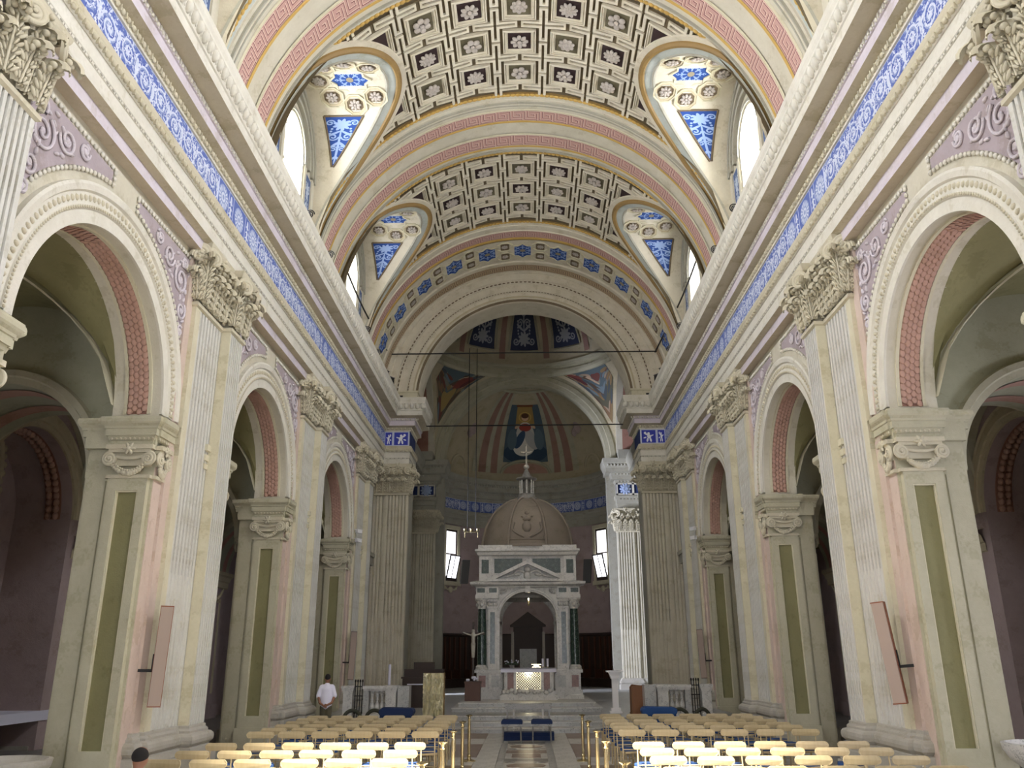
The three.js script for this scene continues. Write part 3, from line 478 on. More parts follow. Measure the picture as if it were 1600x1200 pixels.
function coffers(zc) {
  for (let i = -3; i <= 3; i++) for (let j = -1; j <= 1; j++) {
    const th = PI / 2 + i * DTH, fold = th > PI / 2 ? PI - th : th, sg = th > PI / 2 ? -1 : 1;
    const keep = (x, y) => { const s = (fold) * VR + sg * x; return !insideLun(s, j * DZ - y, .32) && abs(j * DZ - y) < HALF; };
    const full = abs(i) < 2 || (abs(i) === 2);
    if (abs(i) === 3 && j === 0) continue;
    const g = full ? cofGeo : clipped(cofGeo, keep), p = full ? cofPanel : clipped(cofPanel, keep); if (!g) continue;
    const dark = (i + j) % 2 === 0;
    const c = onVault(meshOf(g, M.vaultCream, 'coffer'), th, zc + j * DZ); ceiling.add(c);
    if (p) { const q = meshOf(p, dark ? M.coffDark : M.coffOlive, 'coffer_panel'); c.add(q); }
    if (full) { const r = meshOf(rosettes[(i + 7 + 3 * j + 9) % 4], M.rosette, 'rosette'); r.position.z = .05; r.scale.setScalar(1.16); r.rotation.z = rnd() * 3; c.add(r); }
  }
  for (let i = -4; i <= 3; i++) for (let j = -2; j <= 1; j++) {
    const th = PI / 2 + (i + .5) * DTH, fold = th > PI / 2 ? PI - th : th, sg = th > PI / 2 ? -1 : 1, dz = (j + .5) * DZ;
    const keep = (x, y) => !insideLun(fold * VR + sg * x, dz - y, .32) && abs(dz - y) < HALF - .02;
    const edge = abs(dz) > 1 || abs(i + .5) > 1.6, g = edge ? clipped(crossGeo, keep) : crossGeo; if (!g) continue;
    ceiling.add(onVault(meshOf(g, M.vaultCream, 'meander_cross'), th, zc + dz));
  }
}
// borders of the lunette openings, unrolled and laid on the vault; profile [[offset, lift],...]
function lunBorder(zc, side, prof, m, name) {
  const rows = fine.map((p, i) => prof.map(([o, h]) => { const dz = max(-HALF - .02, min(HALF + .02, p[1] + normals[i][1] * o)), s = p[0] + normals[i][0] * o, th = s / VR; const q = vp(th, zc + dz, h); return side > 0 ? q : [-q[0], q[1], q[2]]; }));
  obj(name, smooth(quads(rows), .5), m, ceiling);
}
const octa = (r, rot = PI / 8) => poly(Array.from({ length: 8 }, (_, q) => [r * cos(q / 8 * 2 * PI + rot), r * sin(q / 8 * 2 * PI + rot)]));
const starShape = (R, r) => poly(Array.from({ length: 16 }, (_, q) => { const a = q / 16 * 2 * PI, d = q % 2 ? r : R; return [d * cos(a), d * sin(a)]; }));
function flatPrint(shape, R) { const g = clean(new THREE.ShapeGeometry(shape)); const p = g.attributes.position, u = g.attributes.uv; for (let i = 0; i < p.count; i++) u.setXY(i, p.getX(i) / (2 * R) + .5, p.getY(i) / (2 * R) + .5); return g; }
const ringShape = (outer, inner) => { outer.holes.push(new THREE.Path(inner.getPoints(4).reverse())); return outer; };
const octRing = triUV(join(ext(ringShape(octa(.39), octa(.345)), .06))), octFloor = triUV(clean(at(new THREE.ShapeGeometry(octa(.35)), 0, 0, .004))), octRing2 = triUV(join(ext(ringShape(octa(.345), octa(.27)), .03)));
const starRing = triUV(join(ext(ringShape(starShape(.66, .5), starShape(.58, .44)), .05))), starFace = at(flatPrint(starShape(.59, .45), .6), 0, 0, .012);
const rosSmall = rosettes[0];
function lunette(zc, side, open = true) {
  const L = group('lunette', [0, 0, zc], 0, ceiling), X = q => side * q;
  // soffit of the lunette, from the vault to the wall
  const wallX = 6.62, rows = [];
  const prof = []; for (let i = 0; i <= 36; i++) { const a = i / 36 * PI; prof.push([-LR * cos(a), LY + LR * sin(a)]); } prof.unshift([-LR, VY]); prof.push([LR, VY]);
  for (const [dz, y] of prof) { const x0 = sqrt(max(0, VR * VR - (y - VY) ** 2)); rows.push([[X(min(x0, wallX)), y, dz], [X(wallX + .05), y, dz]]); }
  obj('lunette_soffit', smooth(quads(rows), .5), M.vaultCream, L);
  // wall with the arched opening
  const w = new THREE.Shape(); w.moveTo(-LR, VY - .3); w.lineTo(LR, VY - .3); w.lineTo(LR, LY); w.absarc(0, LY, LR, 0, PI, false); w.lineTo(-LR, VY - .3);
  const h = new THREE.Path(); h.moveTo(-.95, 13.7); h.lineTo(-.95, 16.5); h.absarc(0, 16.5, .95, PI, 0, true); h.lineTo(.95, 13.7); h.closePath(); w.holes.push(h);
  const wg = ext(w, .75, 0, 24); wg.rotateY(PI / 2); wg.translate(side > 0 ? wallX : -wallX - .75, 0, 0); obj('lunette_wall', wg, M.pale, L);
  // mouldings round the window
  for (const [r, t, d] of [[1.02, .1, .06], [1.35, .12, .12], [1.75, .14, .1], [2.1, .14, .08]]) { const a = arcSweep([[r, 0], [r, d], [r + t, d], [r + t, 0]], 0, PI, 30, .4); a.rotateY(side * -PI / 2); a.translate(X(wallX), 16.5, 0); obj('window_moulding', a, M.grey, L); }
  for (const s of [-1, 1]) { const g = new THREE.PlaneGeometry(.55, 2.9); g.rotateY(-side * PI / 2); obj('painted_panel', at(g, X(wallX - .012), 14.95, s * 1.6), M.jambPrint, L, true); obj('panel_frame', [bx(X(wallX - .05), X(wallX + .01), 13.4, 16.5, s * 1.06, s * 1.26), bx(X(wallX - .05), X(wallX + .01), 13.4, 16.5, s * 1.92, s * 2.12)], M.pale, L); }
  // star and octagon coffers on the soffit: p along the soffit curve (0 at the crown), q = distance from the wall
  {
    const list = [[0, 1.5, 'star'], ...Array.from({ length: 8 }, (_, k) => [.95 * cos(k * PI / 4), 1.5 + .95 * sin(k * PI / 4), 'o'])];
    for (const [p, q, k] of list) {
      const a = PI / 2 + p / LR, y = LY + LR * sin(a), room = wallX - sqrt(max(0, VR * VR - (y - VY) ** 2)); if (q + (k === 'star' ? .45 : .25) > room) continue;
      const mk = (g, m, n, par, zz = 0) => { const o = meshOf(g, m, n); if (par !== L) { o.position.z = zz; par.add(o); return o; } const ex = V(0, cos(a), -sin(a)), ey = V(1, 0, 0), ez = V(0, -sin(a), -cos(a)); o.applyMatrix4(new THREE.Matrix4().makeBasis(ex, ey, ez).setPosition(X(wallX - q), LY + (LR - .006) * sin(a), (LR - .006) * cos(a))); par.add(o); return o; };
      if (k === 'star') { const o = mk(starRing, M.cream, 'star_frame', L); mk(starFace, M.starPrint, 'star_panel', o); }
      else { const o = mk(octRing, M.cream, 'octagon_coffer', L); mk(octFloor, M.brownOct, 'octagon_panel', o); mk(octRing2, M.aisle, 'octagon_step', o); mk(rosSmall, M.rosette, 'rosette', o, .02).scale.setScalar(.8); }
    }
  }
  for (const s of [-1, 1]) {
    // blue triangle low on the soffit
    const rowsT = [], uvT = [];
    for (let i = 0; i <= 10; i++) { const t = i / 10, r = [], u = []; for (let j = 0; j <= 4; j++) { const q = lerp(lerp(.45, .55, t), lerp(1.7, .6, t), j / 4), pp = 1.32 + t * 1.6; let y, z; const arcEnd = LR * PI / 2; if (pp < arcEnd) { const a = PI / 2 - pp / LR; y = LY + (LR - .02) * sin(a); z = (LR - .02) * cos(a); } else { y = LY - (pp - arcEnd); z = LR - .02; } r.push([X(wallX - q), y, s * z]); u.push([j / 4 * (1 - t) + t * .5, 1 - t]); } rowsT.push(r); uvT.push(u); }
    obj('triangle_panel', quads(rowsT, false, uvT), M.trianglePrint, L, true);
    obj('triangle_frame', [tube(rowsT.map(r => r[0]), .035, 20, 4), tube(rowsT.map(r => r[4]), .035, 20, 4), tube(rowsT[0], .04, 8, 4)], M.brownOct, L);
  }
  return L;
}
const bandArc = (pts, z, n = 72) => { const g = arcSweep(pts.map(([h, d]) => [VR - h, d]), 0, PI, n, .35); g.translate(0, VY, z); return g; };
function greekBand(z, w, h, m = M.greek) { const g = arcSweep([[VR - h, 0], [VR - h, w]], 0, PI, 90, .5, VR); g.translate(0, VY, z); obj('greek_key_band', g, m, ceiling, true); }
function dotsArc(z, h, r, n, m, name) { const g = []; for (let i = 0; i < n; i++) { const a = (i + .5) / n * PI; const b = new THREE.SphereGeometry(r, 5, 4); b.scale(.8, 1.4, 1); b.rotateZ(a); g.push(at(b, (VR - h) * cos(a), VY + (VR - h) * sin(a), z)); } stuff(obj(name, g, m, ceiling)); }
// transverse double arch over each pier: two key bands with mouldings
function transverse(zc) {
  obj('transverse_arch', [bandArc([[-.1, -1.62], [.06, -1.62], [.06, -1.48], [.1, -1.46], [.1, -1.3], [.14, -1.28], [.14, -1.06]], zc), bandArc([[.14, 1.0], [.14, 1.28], [.1, 1.3], [.1, 1.46], [.06, 1.48], [.06, 1.62], [-.1, 1.62]], zc)], M.pale, ceiling);
  obj('transverse_hollow', bandArc([[.14, -.42], [.1, -.4], [.08, -.2], [.06, -.04], [.06, .1], [.08, .24], [.12, .36], [.14, .38]], zc), M.greenGrey, ceiling);
  for (const [a, b] of [[-1.06, -.42], [.4, .96]]) greekBand(zc + a, b - a, .145);
  obj('transverse_backing', bandArc([[.12, -1.3], [.12, 1.3]], zc), M.pale, ceiling);
  for (const q of [-1.13, .34, -.4, .99]) obj('yellow_line', bandArc([[.15, q - .05], [.17, q - .03], [.17, q + .03], [.15, q + .05]], zc), q === .34 || q === -1.13 ? M.goldPale : M.cream, ceiling);
  obj('arch_fillet', [-1.42, 1.2, 1.34].map(q => bandArc([[.1, q - .03], [.16, q - .02], [.16, q + .02], [.1, q + .03]], zc)), M.grey, ceiling);
  dotsArc(zc + .03, .075, .035, 170, M.iron, 'arch_beading');
  for (const q of [-1.66, 1.66]) { dotsArc(zc + q, .06, .07, 130, M.goldPale, 'gold_beading'); obj('gold_moulding', bandArc([[-.02, q - .09], [.05, q - .08], [.05, q + .08], [-.02, q + .09]], zc), M.gold, ceiling); }
}
for (const zc of BAYS) {
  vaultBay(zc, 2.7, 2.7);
  if (zc < -13) coffers(zc);
  for (const s of [1, -1]) {
    lunBorder(zc, s, [[-.02, .0], [.0, .06], [.05, .07], [.07, .05]], M.grey, 'lunette_bead');
    lunBorder(zc, s, [[.07, .05], [.3, .1]], M.paleBlue, 'lunette_border');
    if (zc < -13) { lunBorder(zc, s, [[.3, .1], [.32, .16], [.4, .19], [.48, .16], [.5, .11]], M.gold, 'lunette_gold_moulding'); lunBorder(zc, s, [[.5, .11], [.66, .13], [.67, .06]], M.vaultCream, 'lunette_cream_border'); }
    lunette(zc, s);
  }
}
{ // bay above and behind the camera, plain
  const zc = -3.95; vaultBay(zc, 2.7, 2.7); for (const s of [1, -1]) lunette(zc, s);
}
for (const z of [...PIERS.slice(0, 3), .25]) transverse(z);
// last arch before the chancel: key band, star band, key band
obj('star_band_shell', [bandArc([[-.1, 1.5], [.06, 1.5], [.06, 1.3], [.1, 1.28], [.1, .9], [.14, .88], [.14, .32]], -33.35), bandArc([[.12, .0], [.12, -2.05], [.18, -2.1], [.18, -2.35]], -33.35), bandArc([[.18, -2.95], [.2, -3.0], [.2, -3.6]], -33.35)], M.vaultCream, ceiling);
greekBand(-33.35 + .32, .54, .145); greekBand(-36.28, .58, .185, M.greekBrown);
obj('yellow_line', bandArc([[.13, .1], [.16, .12], [.16, .26], [.13, .3]], -33.35), M.goldPale, ceiling);
dotsArc(-31.8, .06, .07, 130, M.goldPale, 'gold_beading'); obj('gold_moulding', bandArc([[-.02, 1.46], [.05, 1.47], [.05, 1.63], [-.02, 1.64]], -33.35), M.gold, ceiling);
for (let i = -6; i <= 6; i++) {
  const th = PI / 2 + i * 14.2 * PI / 180, z = -34.35;
  const put = (g, m, n, t, zz) => { const o = meshOf(g, m, n); o.applyMatrix4(new THREE.Matrix4().makeBasis(V(-sin(t), cos(t), 0), V(0, 0, -1), V(-cos(t), -sin(t), 0)).setPosition((VR - .12) * cos(t), VY + (VR - .12) * sin(t), zz)); ceiling.add(o); return o; };
  const s = put(starRing, M.cream, 'star_frame', th, z); const f = meshOf(starFace, M.starPrint, 'star_panel'); s.add(f); s.scale.set(1.15, 1.15, 1);
  for (const q of [-1, 1]) { const o = put(octRing, M.cream, 'octagon_coffer', th + 7.1 * PI / 180, z + q * .47); o.scale.set(1.1, 1.1, 1); o.add(meshOf(octFloor, M.brownOct, 'octagon_panel')); const r = meshOf(rosSmall, M.rosette, 'rosette'); r.scale.setScalar(.6); r.position.z = .02; o.add(r); }
}
// outer shell so that no sky leaks in between the bands
obj('vault_outer_shell', (() => { const g = arcSweep([[VR + 2.2, 6.5], [VR + 2.2, -37]], 0, PI, 40, .5); g.translate(0, VY, 0); return [g, bx(7.5, 9.1, 13.2, 13.4, -37, 6.5), bx(-9.1, -7.5, 13.2, 13.4, -37, 6.5)]; })(), M.aisle, ceiling);
// ---------- windows of the clerestory ----------
let windowNo = 0;
function clerestory(z, side, seen) {
  const w = struct(group(`window_${++windowNo}`, [side * 7.38, 0, z]));
  const s = new THREE.Shape(); s.moveTo(-.98, 13.65); s.lineTo(.98, 13.65); s.lineTo(.98, 16.5); s.absarc(0, 16.5, .98, 0, PI, false); s.closePath();
  const g = clean(new THREE.ShapeGeometry(s, 16)); g.rotateY(PI / 2); obj('pane', g, M.glow, w);
  const bars = []; for (const q of [-.32, .32]) bars.push(bx(-side * .16 - .02, -side * .16 + .02, 13.7, 17.35, q - .03, q + .03)); for (const y of [14.3, 15.1, 15.9, 16.7]) bars.push(bx(-side * .16 - .015, -side * .16 + .015, y - .02, y + .02, -.95, .95));
  if (seen) obj('glazing_bars', bars, M.lead, w);
  tag(w, `arched clerestory window over the ${['farthest', 'second', 'third', 'last'][windowNo > 6 ? 0 : Math.floor((windowNo - 1) / 2)]} bay, ${SIDES[side > 0 ? 1 : 0]} side`, 'window');
}
for (const z of BAYS) for (const s of [-1, 1]) clerestory(z, s, true);
for (const s of [-1, 1]) clerestory(-3.95, s, false);

// ---------- chancel arch, crossing, apse ----------
const CZ = -43.7, CA = 5.6, APZ = -50, APR = 6.0, SY = 13.52;
const wallBack = struct(group('wall_back'));
{
  const arch = arcSweep([[6.62, .25], [6.34, .22], [6.3, .14], [6.02, .12], [5.98, .04], [5.84, .04], [5.82, .0], [5.46, .0], [5.45, -.04], [5.42, -.04], [5.41, -.0], [5.38, -.05], [5.14, -.06], [5.12, -.1], [5.05, -.1], [4.98, -.16], [4.95, -.22], [4.95, -1.75]], -.02, PI + .02, 72, .35); arch.translate(0, SY, -36.62);
  obj('chancel_arch', arch, M.vaultCream, wallBack);
  const ring = arcSweep([[8.9, -.2], [4.97, -.2]], 0, PI, 60); ring.translate(0, SY, -36.62); obj('chancel_wall', ring, M.pale, wallBack);
  const beads = []; for (let i = 0; i < 90; i++) { const a = (i + .5) / 90 * PI; const b = new THREE.SphereGeometry(.045, 5, 4); b.scale(.7, 1.8, .8); b.rotateZ(a); beads.push(at(b, 5.9 * cos(a), SY + 5.9 * sin(a), -36.56)); } stuff(obj('arch_beading', beads, M.brownOct, wallBack));
  { const d = []; for (let i = 0; i < 120; i++) { const a = (i + .5) / 120 * PI; d.push(at(new THREE.SphereGeometry(.03, 5, 4).scale(.6, 1.6, .8).rotateZ(a), 5.43 * cos(a), SY + 5.43 * sin(a), -36.62)); } stuff(obj('arch_beading', d, M.brownOct, wallBack)); const h = arcSweep([[5.22, -.045], [5.14, -.04]], 0, PI, 60, .4); h.translate(0, SY, -36.62); obj('arch_painted_band', h, M.aisle, wallBack); const h2 = arcSweep([[5.07, -.085], [4.97, -.15]], 0, PI, 60, .4); h2.translate(0, SY, -36.62); obj('arch_painted_hollow', h2, M.brownOct, wallBack); }
  for (const s of [-1, 1]) {
    obj('arch_pedestal', [bx(s * 4.95, s * 6.5, 13.3, 13.92, -38.3, -36.55), bx(s * 4.9, s * 6.5, 13.86, 13.94, -38.3, -36.5)], M.cream, wallBack);
    obj('vent_hole', bx(s * 5.62, s * 5.86, 13.56, 13.72, -36.6, -36.535), M.black, wallBack);
    obj('pier_masonry', [bx(s * 5.25, s * 9, 0, 10.5, -38.3, -36.75), bx(s * 5.6, s * 9, 10.4, 13.5, -38.3, -36.87)], M.grey, wallBack);
    obj('reveal_panel', [bx(s * 5.22, s * 5.3, 1, 9.2, -38.1, -36.9)], M.grey, wallBack);
    // crossing side walls with a shallow recess under the side arch
    obj('crossing_wall', s > 0 ? bx(6.9, 7.2, 0, 20, -50, -38.2) : [bx(-7.2, -6.9, 9.4, 20, -50, -38.2), bx(-7.2, -6.9, 0, 2.2, -50, -38.2), bx(-7.2, -6.9, 2.1, 9.5, -50, -43.3), bx(-7.2, -6.9, 2.1, 9.5, -42.1, -38.2)], M.grey, wallBack);
    if (s < 0) obj('side_chapel', [bx(-12.2, -12, 0, 10, -45, -38.3), bx(-12.2, -7, 9.8, 10, -45, -38.3), bx(-12.2, -7, 0, .4, -45, -38.3), bx(-12.2, -7, 0, 10, -45.2, -45)], M.grey, wallBack);
    const sa = arcSweep([[5.65, 0], [5.6, .05], [5.3, .06], [5.26, .1], [4.95, .1], [4.95, -1.35]], 0, PI, 48, .4); sa.rotateY(-s * PI / 2); sa.translate(s * CA, SY, CZ); obj('side_arch', sa, M.pale, wallBack);
    const st = arcSweep([[4.93, -.25], [4.93, -.95]], 0, PI, 48, .4); st.rotateY(-s * PI / 2); st.translate(s * CA, SY, CZ); obj('side_arch_ornament', st, M.salmonDeep, wallBack);
    obj('side_spring', [bx(s * 5.5, s * 6.9, 13.3, 13.8, -39.6, -38.3), bx(s * 5.5, s * 6.9, 13.3, 13.8, -49.3, -47.9), bx(s * 5.6, s * 6.9, 11, 13.4, -38.9, -38.3)], M.grey, wallBack);
    // painted strip on the face beside the apse arch
    obj('side_strip', [bx(s * 5.15, s * 6.4, 13.4, 18.6, -49.5, -49.3)], M.pale, wallBack);
    obj('side_strip_panel', [bx(s * 5.45, s * 5.85, 13.9, 17.8, -49.32, -49.27)], M.salmon, wallBack);
  }
  // apse arch
  const aa = arcSweep([[5.8, .1], [5.5, .1], [5.46, .16], [5.2, .16], [5.15, .1], [4.92, .06], [4.9, .0], [4.9, -.8]], 0, PI, 60, .35); aa.translate(0, SY, -49.3); obj('apse_arch', aa, M.oliveLight, wallBack);
  const aw = arcSweep([[9.5, -.05], [4.92, -.05]], 0, PI, 50); aw.translate(0, SY, -49.3); obj('apse_arch_wall', aw, M.grey, wallBack);
  // pendentives
  const rows = []; for (let i = 0; i <= 96; i++) { const f = i / 96 * 2 * PI, m = max(abs(cos(f)), abs(sin(f))), r = []; for (let j = 0; j <= 12; j++) { const d = CA * lerp(1, 1 / m, j / 12); r.push([d * cos(f), SY + sqrt(max(0, 2 * CA * CA - d * d)), CZ + d * sin(f)]); } rows.push(r); }
  obj('pendentive_shell', smooth(quads(rows), .5), M.aisle, wallBack);
  for (const s of [-1, 1]) { // frescoes on the two pendentives beside the apse arch
    const R = [], U = []; for (let i = 0; i <= 12; i++) { const f = -PI / 2 + s * lerp(.2, .98, i / 12) , m = max(abs(cos(f)), abs(sin(f))), r = [], u = []; for (let j = 0; j <= 10; j++) { const d = CA * lerp(1.03, max(1.03, 1 / m - .05), j / 10) - .05; r.push([d * cos(f), SY + sqrt(max(0, 2 * CA * CA - d * d)) - .06, CZ + d * sin(f)]); u.push([s > 0 ? i / 12 : 1 - i / 12, 1 - j / 10]); } R.push(r); U.push(u); }
    obj('pendentive_fresco', smooth(quads(R, false, U), 1), M.fresco, wallBack, true);
  }
  // dome on its ring
  const ringG = lathe([[CA + .1, -.35], [CA - .05, -.35], [CA - .12, -.2], [CA - .12, .0], [CA - .02, .02], [CA - .02, .25], [CA - .3, .3], [CA - .32, .45], [CA - .1, .5]], 72); obj('dome_ring', at(smooth(ringG, .4), 0, SY + CA, CZ), M.oliveLight, wallBack);
  const dome = lathe(Array.from({ length: 25 }, (_, i) => { const a = i / 24 * PI / 2; return [(CA - .1) * cos(a) + .001, 4.9 * sin(a)]; }), 72); obj('dome_shell', at(dome, 0, SY + CA + .45, CZ), M.aislePale, wallBack);
  const onDome = (f, a, h) => { const r = (CA - .1 - h) * cos(a), y = (4.9 - h) * sin(a); return [r * sin(f), SY + CA + .45 + y, CZ - r * cos(f)]; };
  for (let k = 0; k < 12; k++) {
    const f0 = k / 12 * 2 * PI; const R = [], U = [], E1 = [], E2 = [], B = [];
    for (let i = 0; i <= 8; i++) { const a = lerp(.2, 1.05, i / 8), r = [], u = []; for (let j = 0; j <= 4; j++) { const f = f0 + lerp(-.165, .165, j / 4) * (1 - .35 * i / 8); r.push(onDome(f, a, .04)); u.push([j / 4, 1 - i / 8]); if (j === 0) E1.push(onDome(f - .02, a, .07)); if (j === 4) E2.push(onDome(f + .02, a, .07)); if (i === 0) B.push(onDome(f, a - .02, .07)); } R.push(r); U.push(u); }
    obj('dome_panel', quads(R, false, U), M.domePrint, wallBack, true);
    obj('dome_panel_frame', [tube(E1, .06, 12, 4), tube(E2, .06, 12, 4), tube(B, .06, 8, 4)], M.oliveLight, wallBack);
    const rib = []; for (let i = 0; i <= 10; i++) { const a = lerp(.08, 1.3, i / 10), f = f0 + PI / 12; rib.push([-.035, .035].map(q => onDome(f + q, a, .06))); } obj('dome_rib', quads(rib), M.ribPink, wallBack);
  }
  obj('dome_cap', at(new THREE.SphereGeometry(1.3, 24, 8, 0, 2 * PI, 0, PI / 2).scale(1, .12, 1), 0, SY + CA + 5.15, CZ), M.oliveLight, wallBack);
  // apse wall, half dome
  const half = (pts, n = 48) => { const g = lathe(pts, n, PI / 2, PI); g.translate(0, 0, APZ); return g; };
  obj('apse_wall', half([[APR, 0], [APR, 13.6]]), M.aislePink, wallBack);
  obj('apse_side', [bx(-7.2, -4.9, 0, 13.6, -50.3, -49.75), bx(4.9, 7.2, 0, 13.6, -50.3, -49.75)], M.grey, wallBack);
  obj('half_dome', smooth(half(Array.from({ length: 20 }, (_, i) => { const a = i / 19 * PI / 2; return [APR * cos(a) + .001, SY + 5.6 * sin(a)]; })), .5), M.aisle, wallBack);
  const hd = (f, a, h) => { const r = (APR - h) * cos(a); return [r * sin(f), SY + (5.6 - h) * sin(a), APZ - r * cos(f)]; };
  for (const [f0, wd, m, n] of [[-.52, .05, M.ribPink, 1], [-.38, .05, M.ribPink, 1], [.38, .05, M.ribPink, 1], [.52, .05, M.ribPink, 1], [-.62, .035, M.oliveLight, 0], [-.45, .03, M.oliveLight, 0], [-.31, .03, M.oliveLight, 0], [.31, .03, M.oliveLight, 0], [.45, .03, M.oliveLight, 0], [.62, .035, M.oliveLight, 0]]) {
    const R = []; for (let i = 0; i <= 12; i++) { const a = lerp(.1, 1.2, i / 12); R.push([hd(f0 - wd, a, n ? .03 : .07), hd(f0 + wd, a, n ? .03 : .07)]); } obj('half_dome_rib', quads(R), m, wallBack);
  }
  { const R = [], U = []; for (let i = 0; i <= 10; i++) { const r = [], u = []; for (let j = 0; j <= 8; j++) { r.push(hd(lerp(-.27, .27, j / 8), lerp(.24, 1.0, i / 10), .05)); u.push([j / 8, i / 10]); } R.push(r); U.push(u); } obj('seated_figure_fresco', quads(R, false, U), M.figure, wallBack, true); }
  { const R = []; for (let i = 0; i <= 16; i++) { const t = i / 16 * PI; R.push([hd(.26 * cos(t), .1 + .13 * sin(t), .08), hd(0, .1, .08)]); } obj('lunette_ornament', quads(R), M.salmon, wallBack); const C = []; for (let i = 0; i <= 16; i++) { const t = i / 16 * PI; C.push(hd(.29 * cos(t), .1 + .16 * sin(t), .06)); } obj('lunette_arch', tube(C, .1, 24, 5), M.oliveLight, wallBack); }
  for (const s of [-1, 1]) { const C = []; for (let i = 0; i <= 10; i++) { const t = i / 10 * PI; C.push(hd(s * .86 + .11 * cos(t), .12 + .14 * sin(t), .06)); } obj('small_niche_arch', tube(C, .09, 18, 5), M.aislePale, wallBack); obj('niche_figure', [hd(s * .8, .62, .06)].flatMap(([x, y, z]) => [ball(.3, x, y, z, 1, 1.8, .4), ball(.18, x + .1, y + .65, z), ball(.2, x - .2, y - .4, z, 1, 1.6, .5)]), M.aislePink, wallBack); }
  { const C = []; for (let i = 0; i <= 20; i++) C.push(hd(lerp(-1.1, 1.1, i / 20), 1.22, .05)); obj('half_dome_shell', [tube(C, .12, 40, 5), ...Array.from({ length: 9 }, (_, i) => { const p = hd(lerp(-.5, .5, i / 8), 1.3, .06); return ball(.16, ...p, 1, .6, 1); })], M.oliveLight, wallBack); }
  // entablature round crossing and apse
  const ent = [[0, 10.3], [.1, 10.3], [.1, 10.75], [.14, 10.78], [.14, 11.02], [.22, 11.1], [.24, 11.26], [.12, 11.3], [.12, 11.98], [.2, 12.05], [.24, 12.18], [.42, 12.2], [.42, 12.42], [.5, 12.55], [.78, 12.58], [.78, 12.82], [.92, 13.1], [.95, 13.38], [-.1, 13.45]];
  const arcPath = []; for (let i = 0; i <= 36; i++) { const f = -PI / 2 + i / 36 * PI; arcPath.push([APR * sin(f) * 1, APZ - APR * cos(f)]); }
  obj('apse_entablature', smooth(carry(arcPath.map(p => p), ent), .3), M.grey, wallBack);
  const fr = carry(arcPath, [[.13, 11.3], [.13, 11.98]], false, 1); obj('apse_frieze', fr, M.frieze, wallBack, true);
  const eggs = []; for (let i = 0; i < 90; i++) { const f = -PI / 2 + (i + .5) / 90 * PI; for (const [r, y, q] of [[APR - .86, 12.98, .09], [APR - .46, 12.5, .05], [APR - .2, 12.1, .05]]) eggs.push(ball(q, r * sin(f), y, APZ - r * cos(f), 1, 1, 1, 5, 4)); } stuff(obj('apse_beading', eggs, M.grey, wallBack));
  for (const s of [-1, 1]) {
    const path = s < 0 ? [[-6.9, -38.3], [-6.9, -49.2], [-5.55, -49.2], [-5.55, -50.2]] : [[5.55, -50.2], [5.55, -49.2], [6.9, -49.2], [6.9, -38.3]];
    obj('crossing_entablature', carry(path, ent), M.grey, wallBack); obj('crossing_frieze_block', bx(s * 5.4, s * 6.9, 11.32, 11.96, -49.12, -49.05), M.blueDeep, wallBack);
    obj('frieze_frame', [bx(s * 5.42, s * 5.5, 11.3, 12, -49.05, -48.99), bx(s * 6.35, s * 6.47, 11.3, 12, -49.05, -48.99), bx(s * 5.42, s * 6.9, 11.92, 12, -49.05, -48.99), bx(s * 5.42, s * 6.9, 11.3, 11.38, -49.05, -48.99)], M.white, wallBack);
    const ros = meshOf(triUV(at(rosettes[2].clone().scale(1.5, 1.5, 1), s * 5.95, 11.65, -49.03)), M.starPale, 'frieze_rosette'); wallBack.add(ros);
    const d = []; for (let x = 5.5; x < 6.8; x += .2) for (const [y, o, r] of [[12.98, .87, .08], [12.5, .47, .05], [12.1, .22, .045], [11.05, .2, .04]]) d.push(ball(r, s * (x - o + .3), y, -49.2 + o, 1, 1, 1, 5, 4)); obj('cornice_beading', d, M.grey, wallBack);
  }
}
// big pilasters beside the chancel arch and the apse arch
function makeChancelPilaster(deep) {
  const p = group('chancel_pilaster');
  obj('fluted_shaft', [at(shaftZ(1.0, .3, 6, 3.6, 9.1, .1, .06), .28, 0, 0), at(shaftZ(1.0, .3, 6, 1.0, 3.6, .03, .06), .28, 0, 0)], M.pale, p);
  obj('fluted_shaft', [at(shaftZ(.58, .25, 3, 3.6, 9.1, .09, .07), -.51, 0, -.08), at(shaftZ(.58, .25, 3, 1.0, 3.6, .03, .07), -.51, 0, -.08)], M.pale, p);
  const ol = [[-.85, -.3], [-.85, -.08], [-.22, -.08], [-.22, 0], [.78, 0], [.78, -.5]];
  obj('base', [carry([...ol].reverse(), [[0, 1.02], [-.05, 1.0], [-.1, .92], [-.14, .86], [-.16, .78], [-.12, .7], [-.18, .66], [-.18, 0]]), bx(-.85, .78, 0, 1, -.4, -.02)], M.stone, p);
  const c = obj('corinthian_capital', [bx(-.8, .76, 9.1, 10.3, -.3, -.03), bx(-.2, .76, 9.1, 10.3, -.3, .02), bx(-.92, -.2, 10.3, 10.44, -.3, .1), bx(-.3, .92, 10.28, 10.44, -.3, .22), bx(-.86, .82, 9.05, 9.14, -.3, .06)], M.capital, p);
  capitalFace(c, 1.0, M4(.28, 9.1, .04)); capitalFace(c, .56, M4(-.52, 9.1, -.04)); capitalFace(c, .3, M4(.8, 9.1, -.2, PI / 2));
  return p;
}
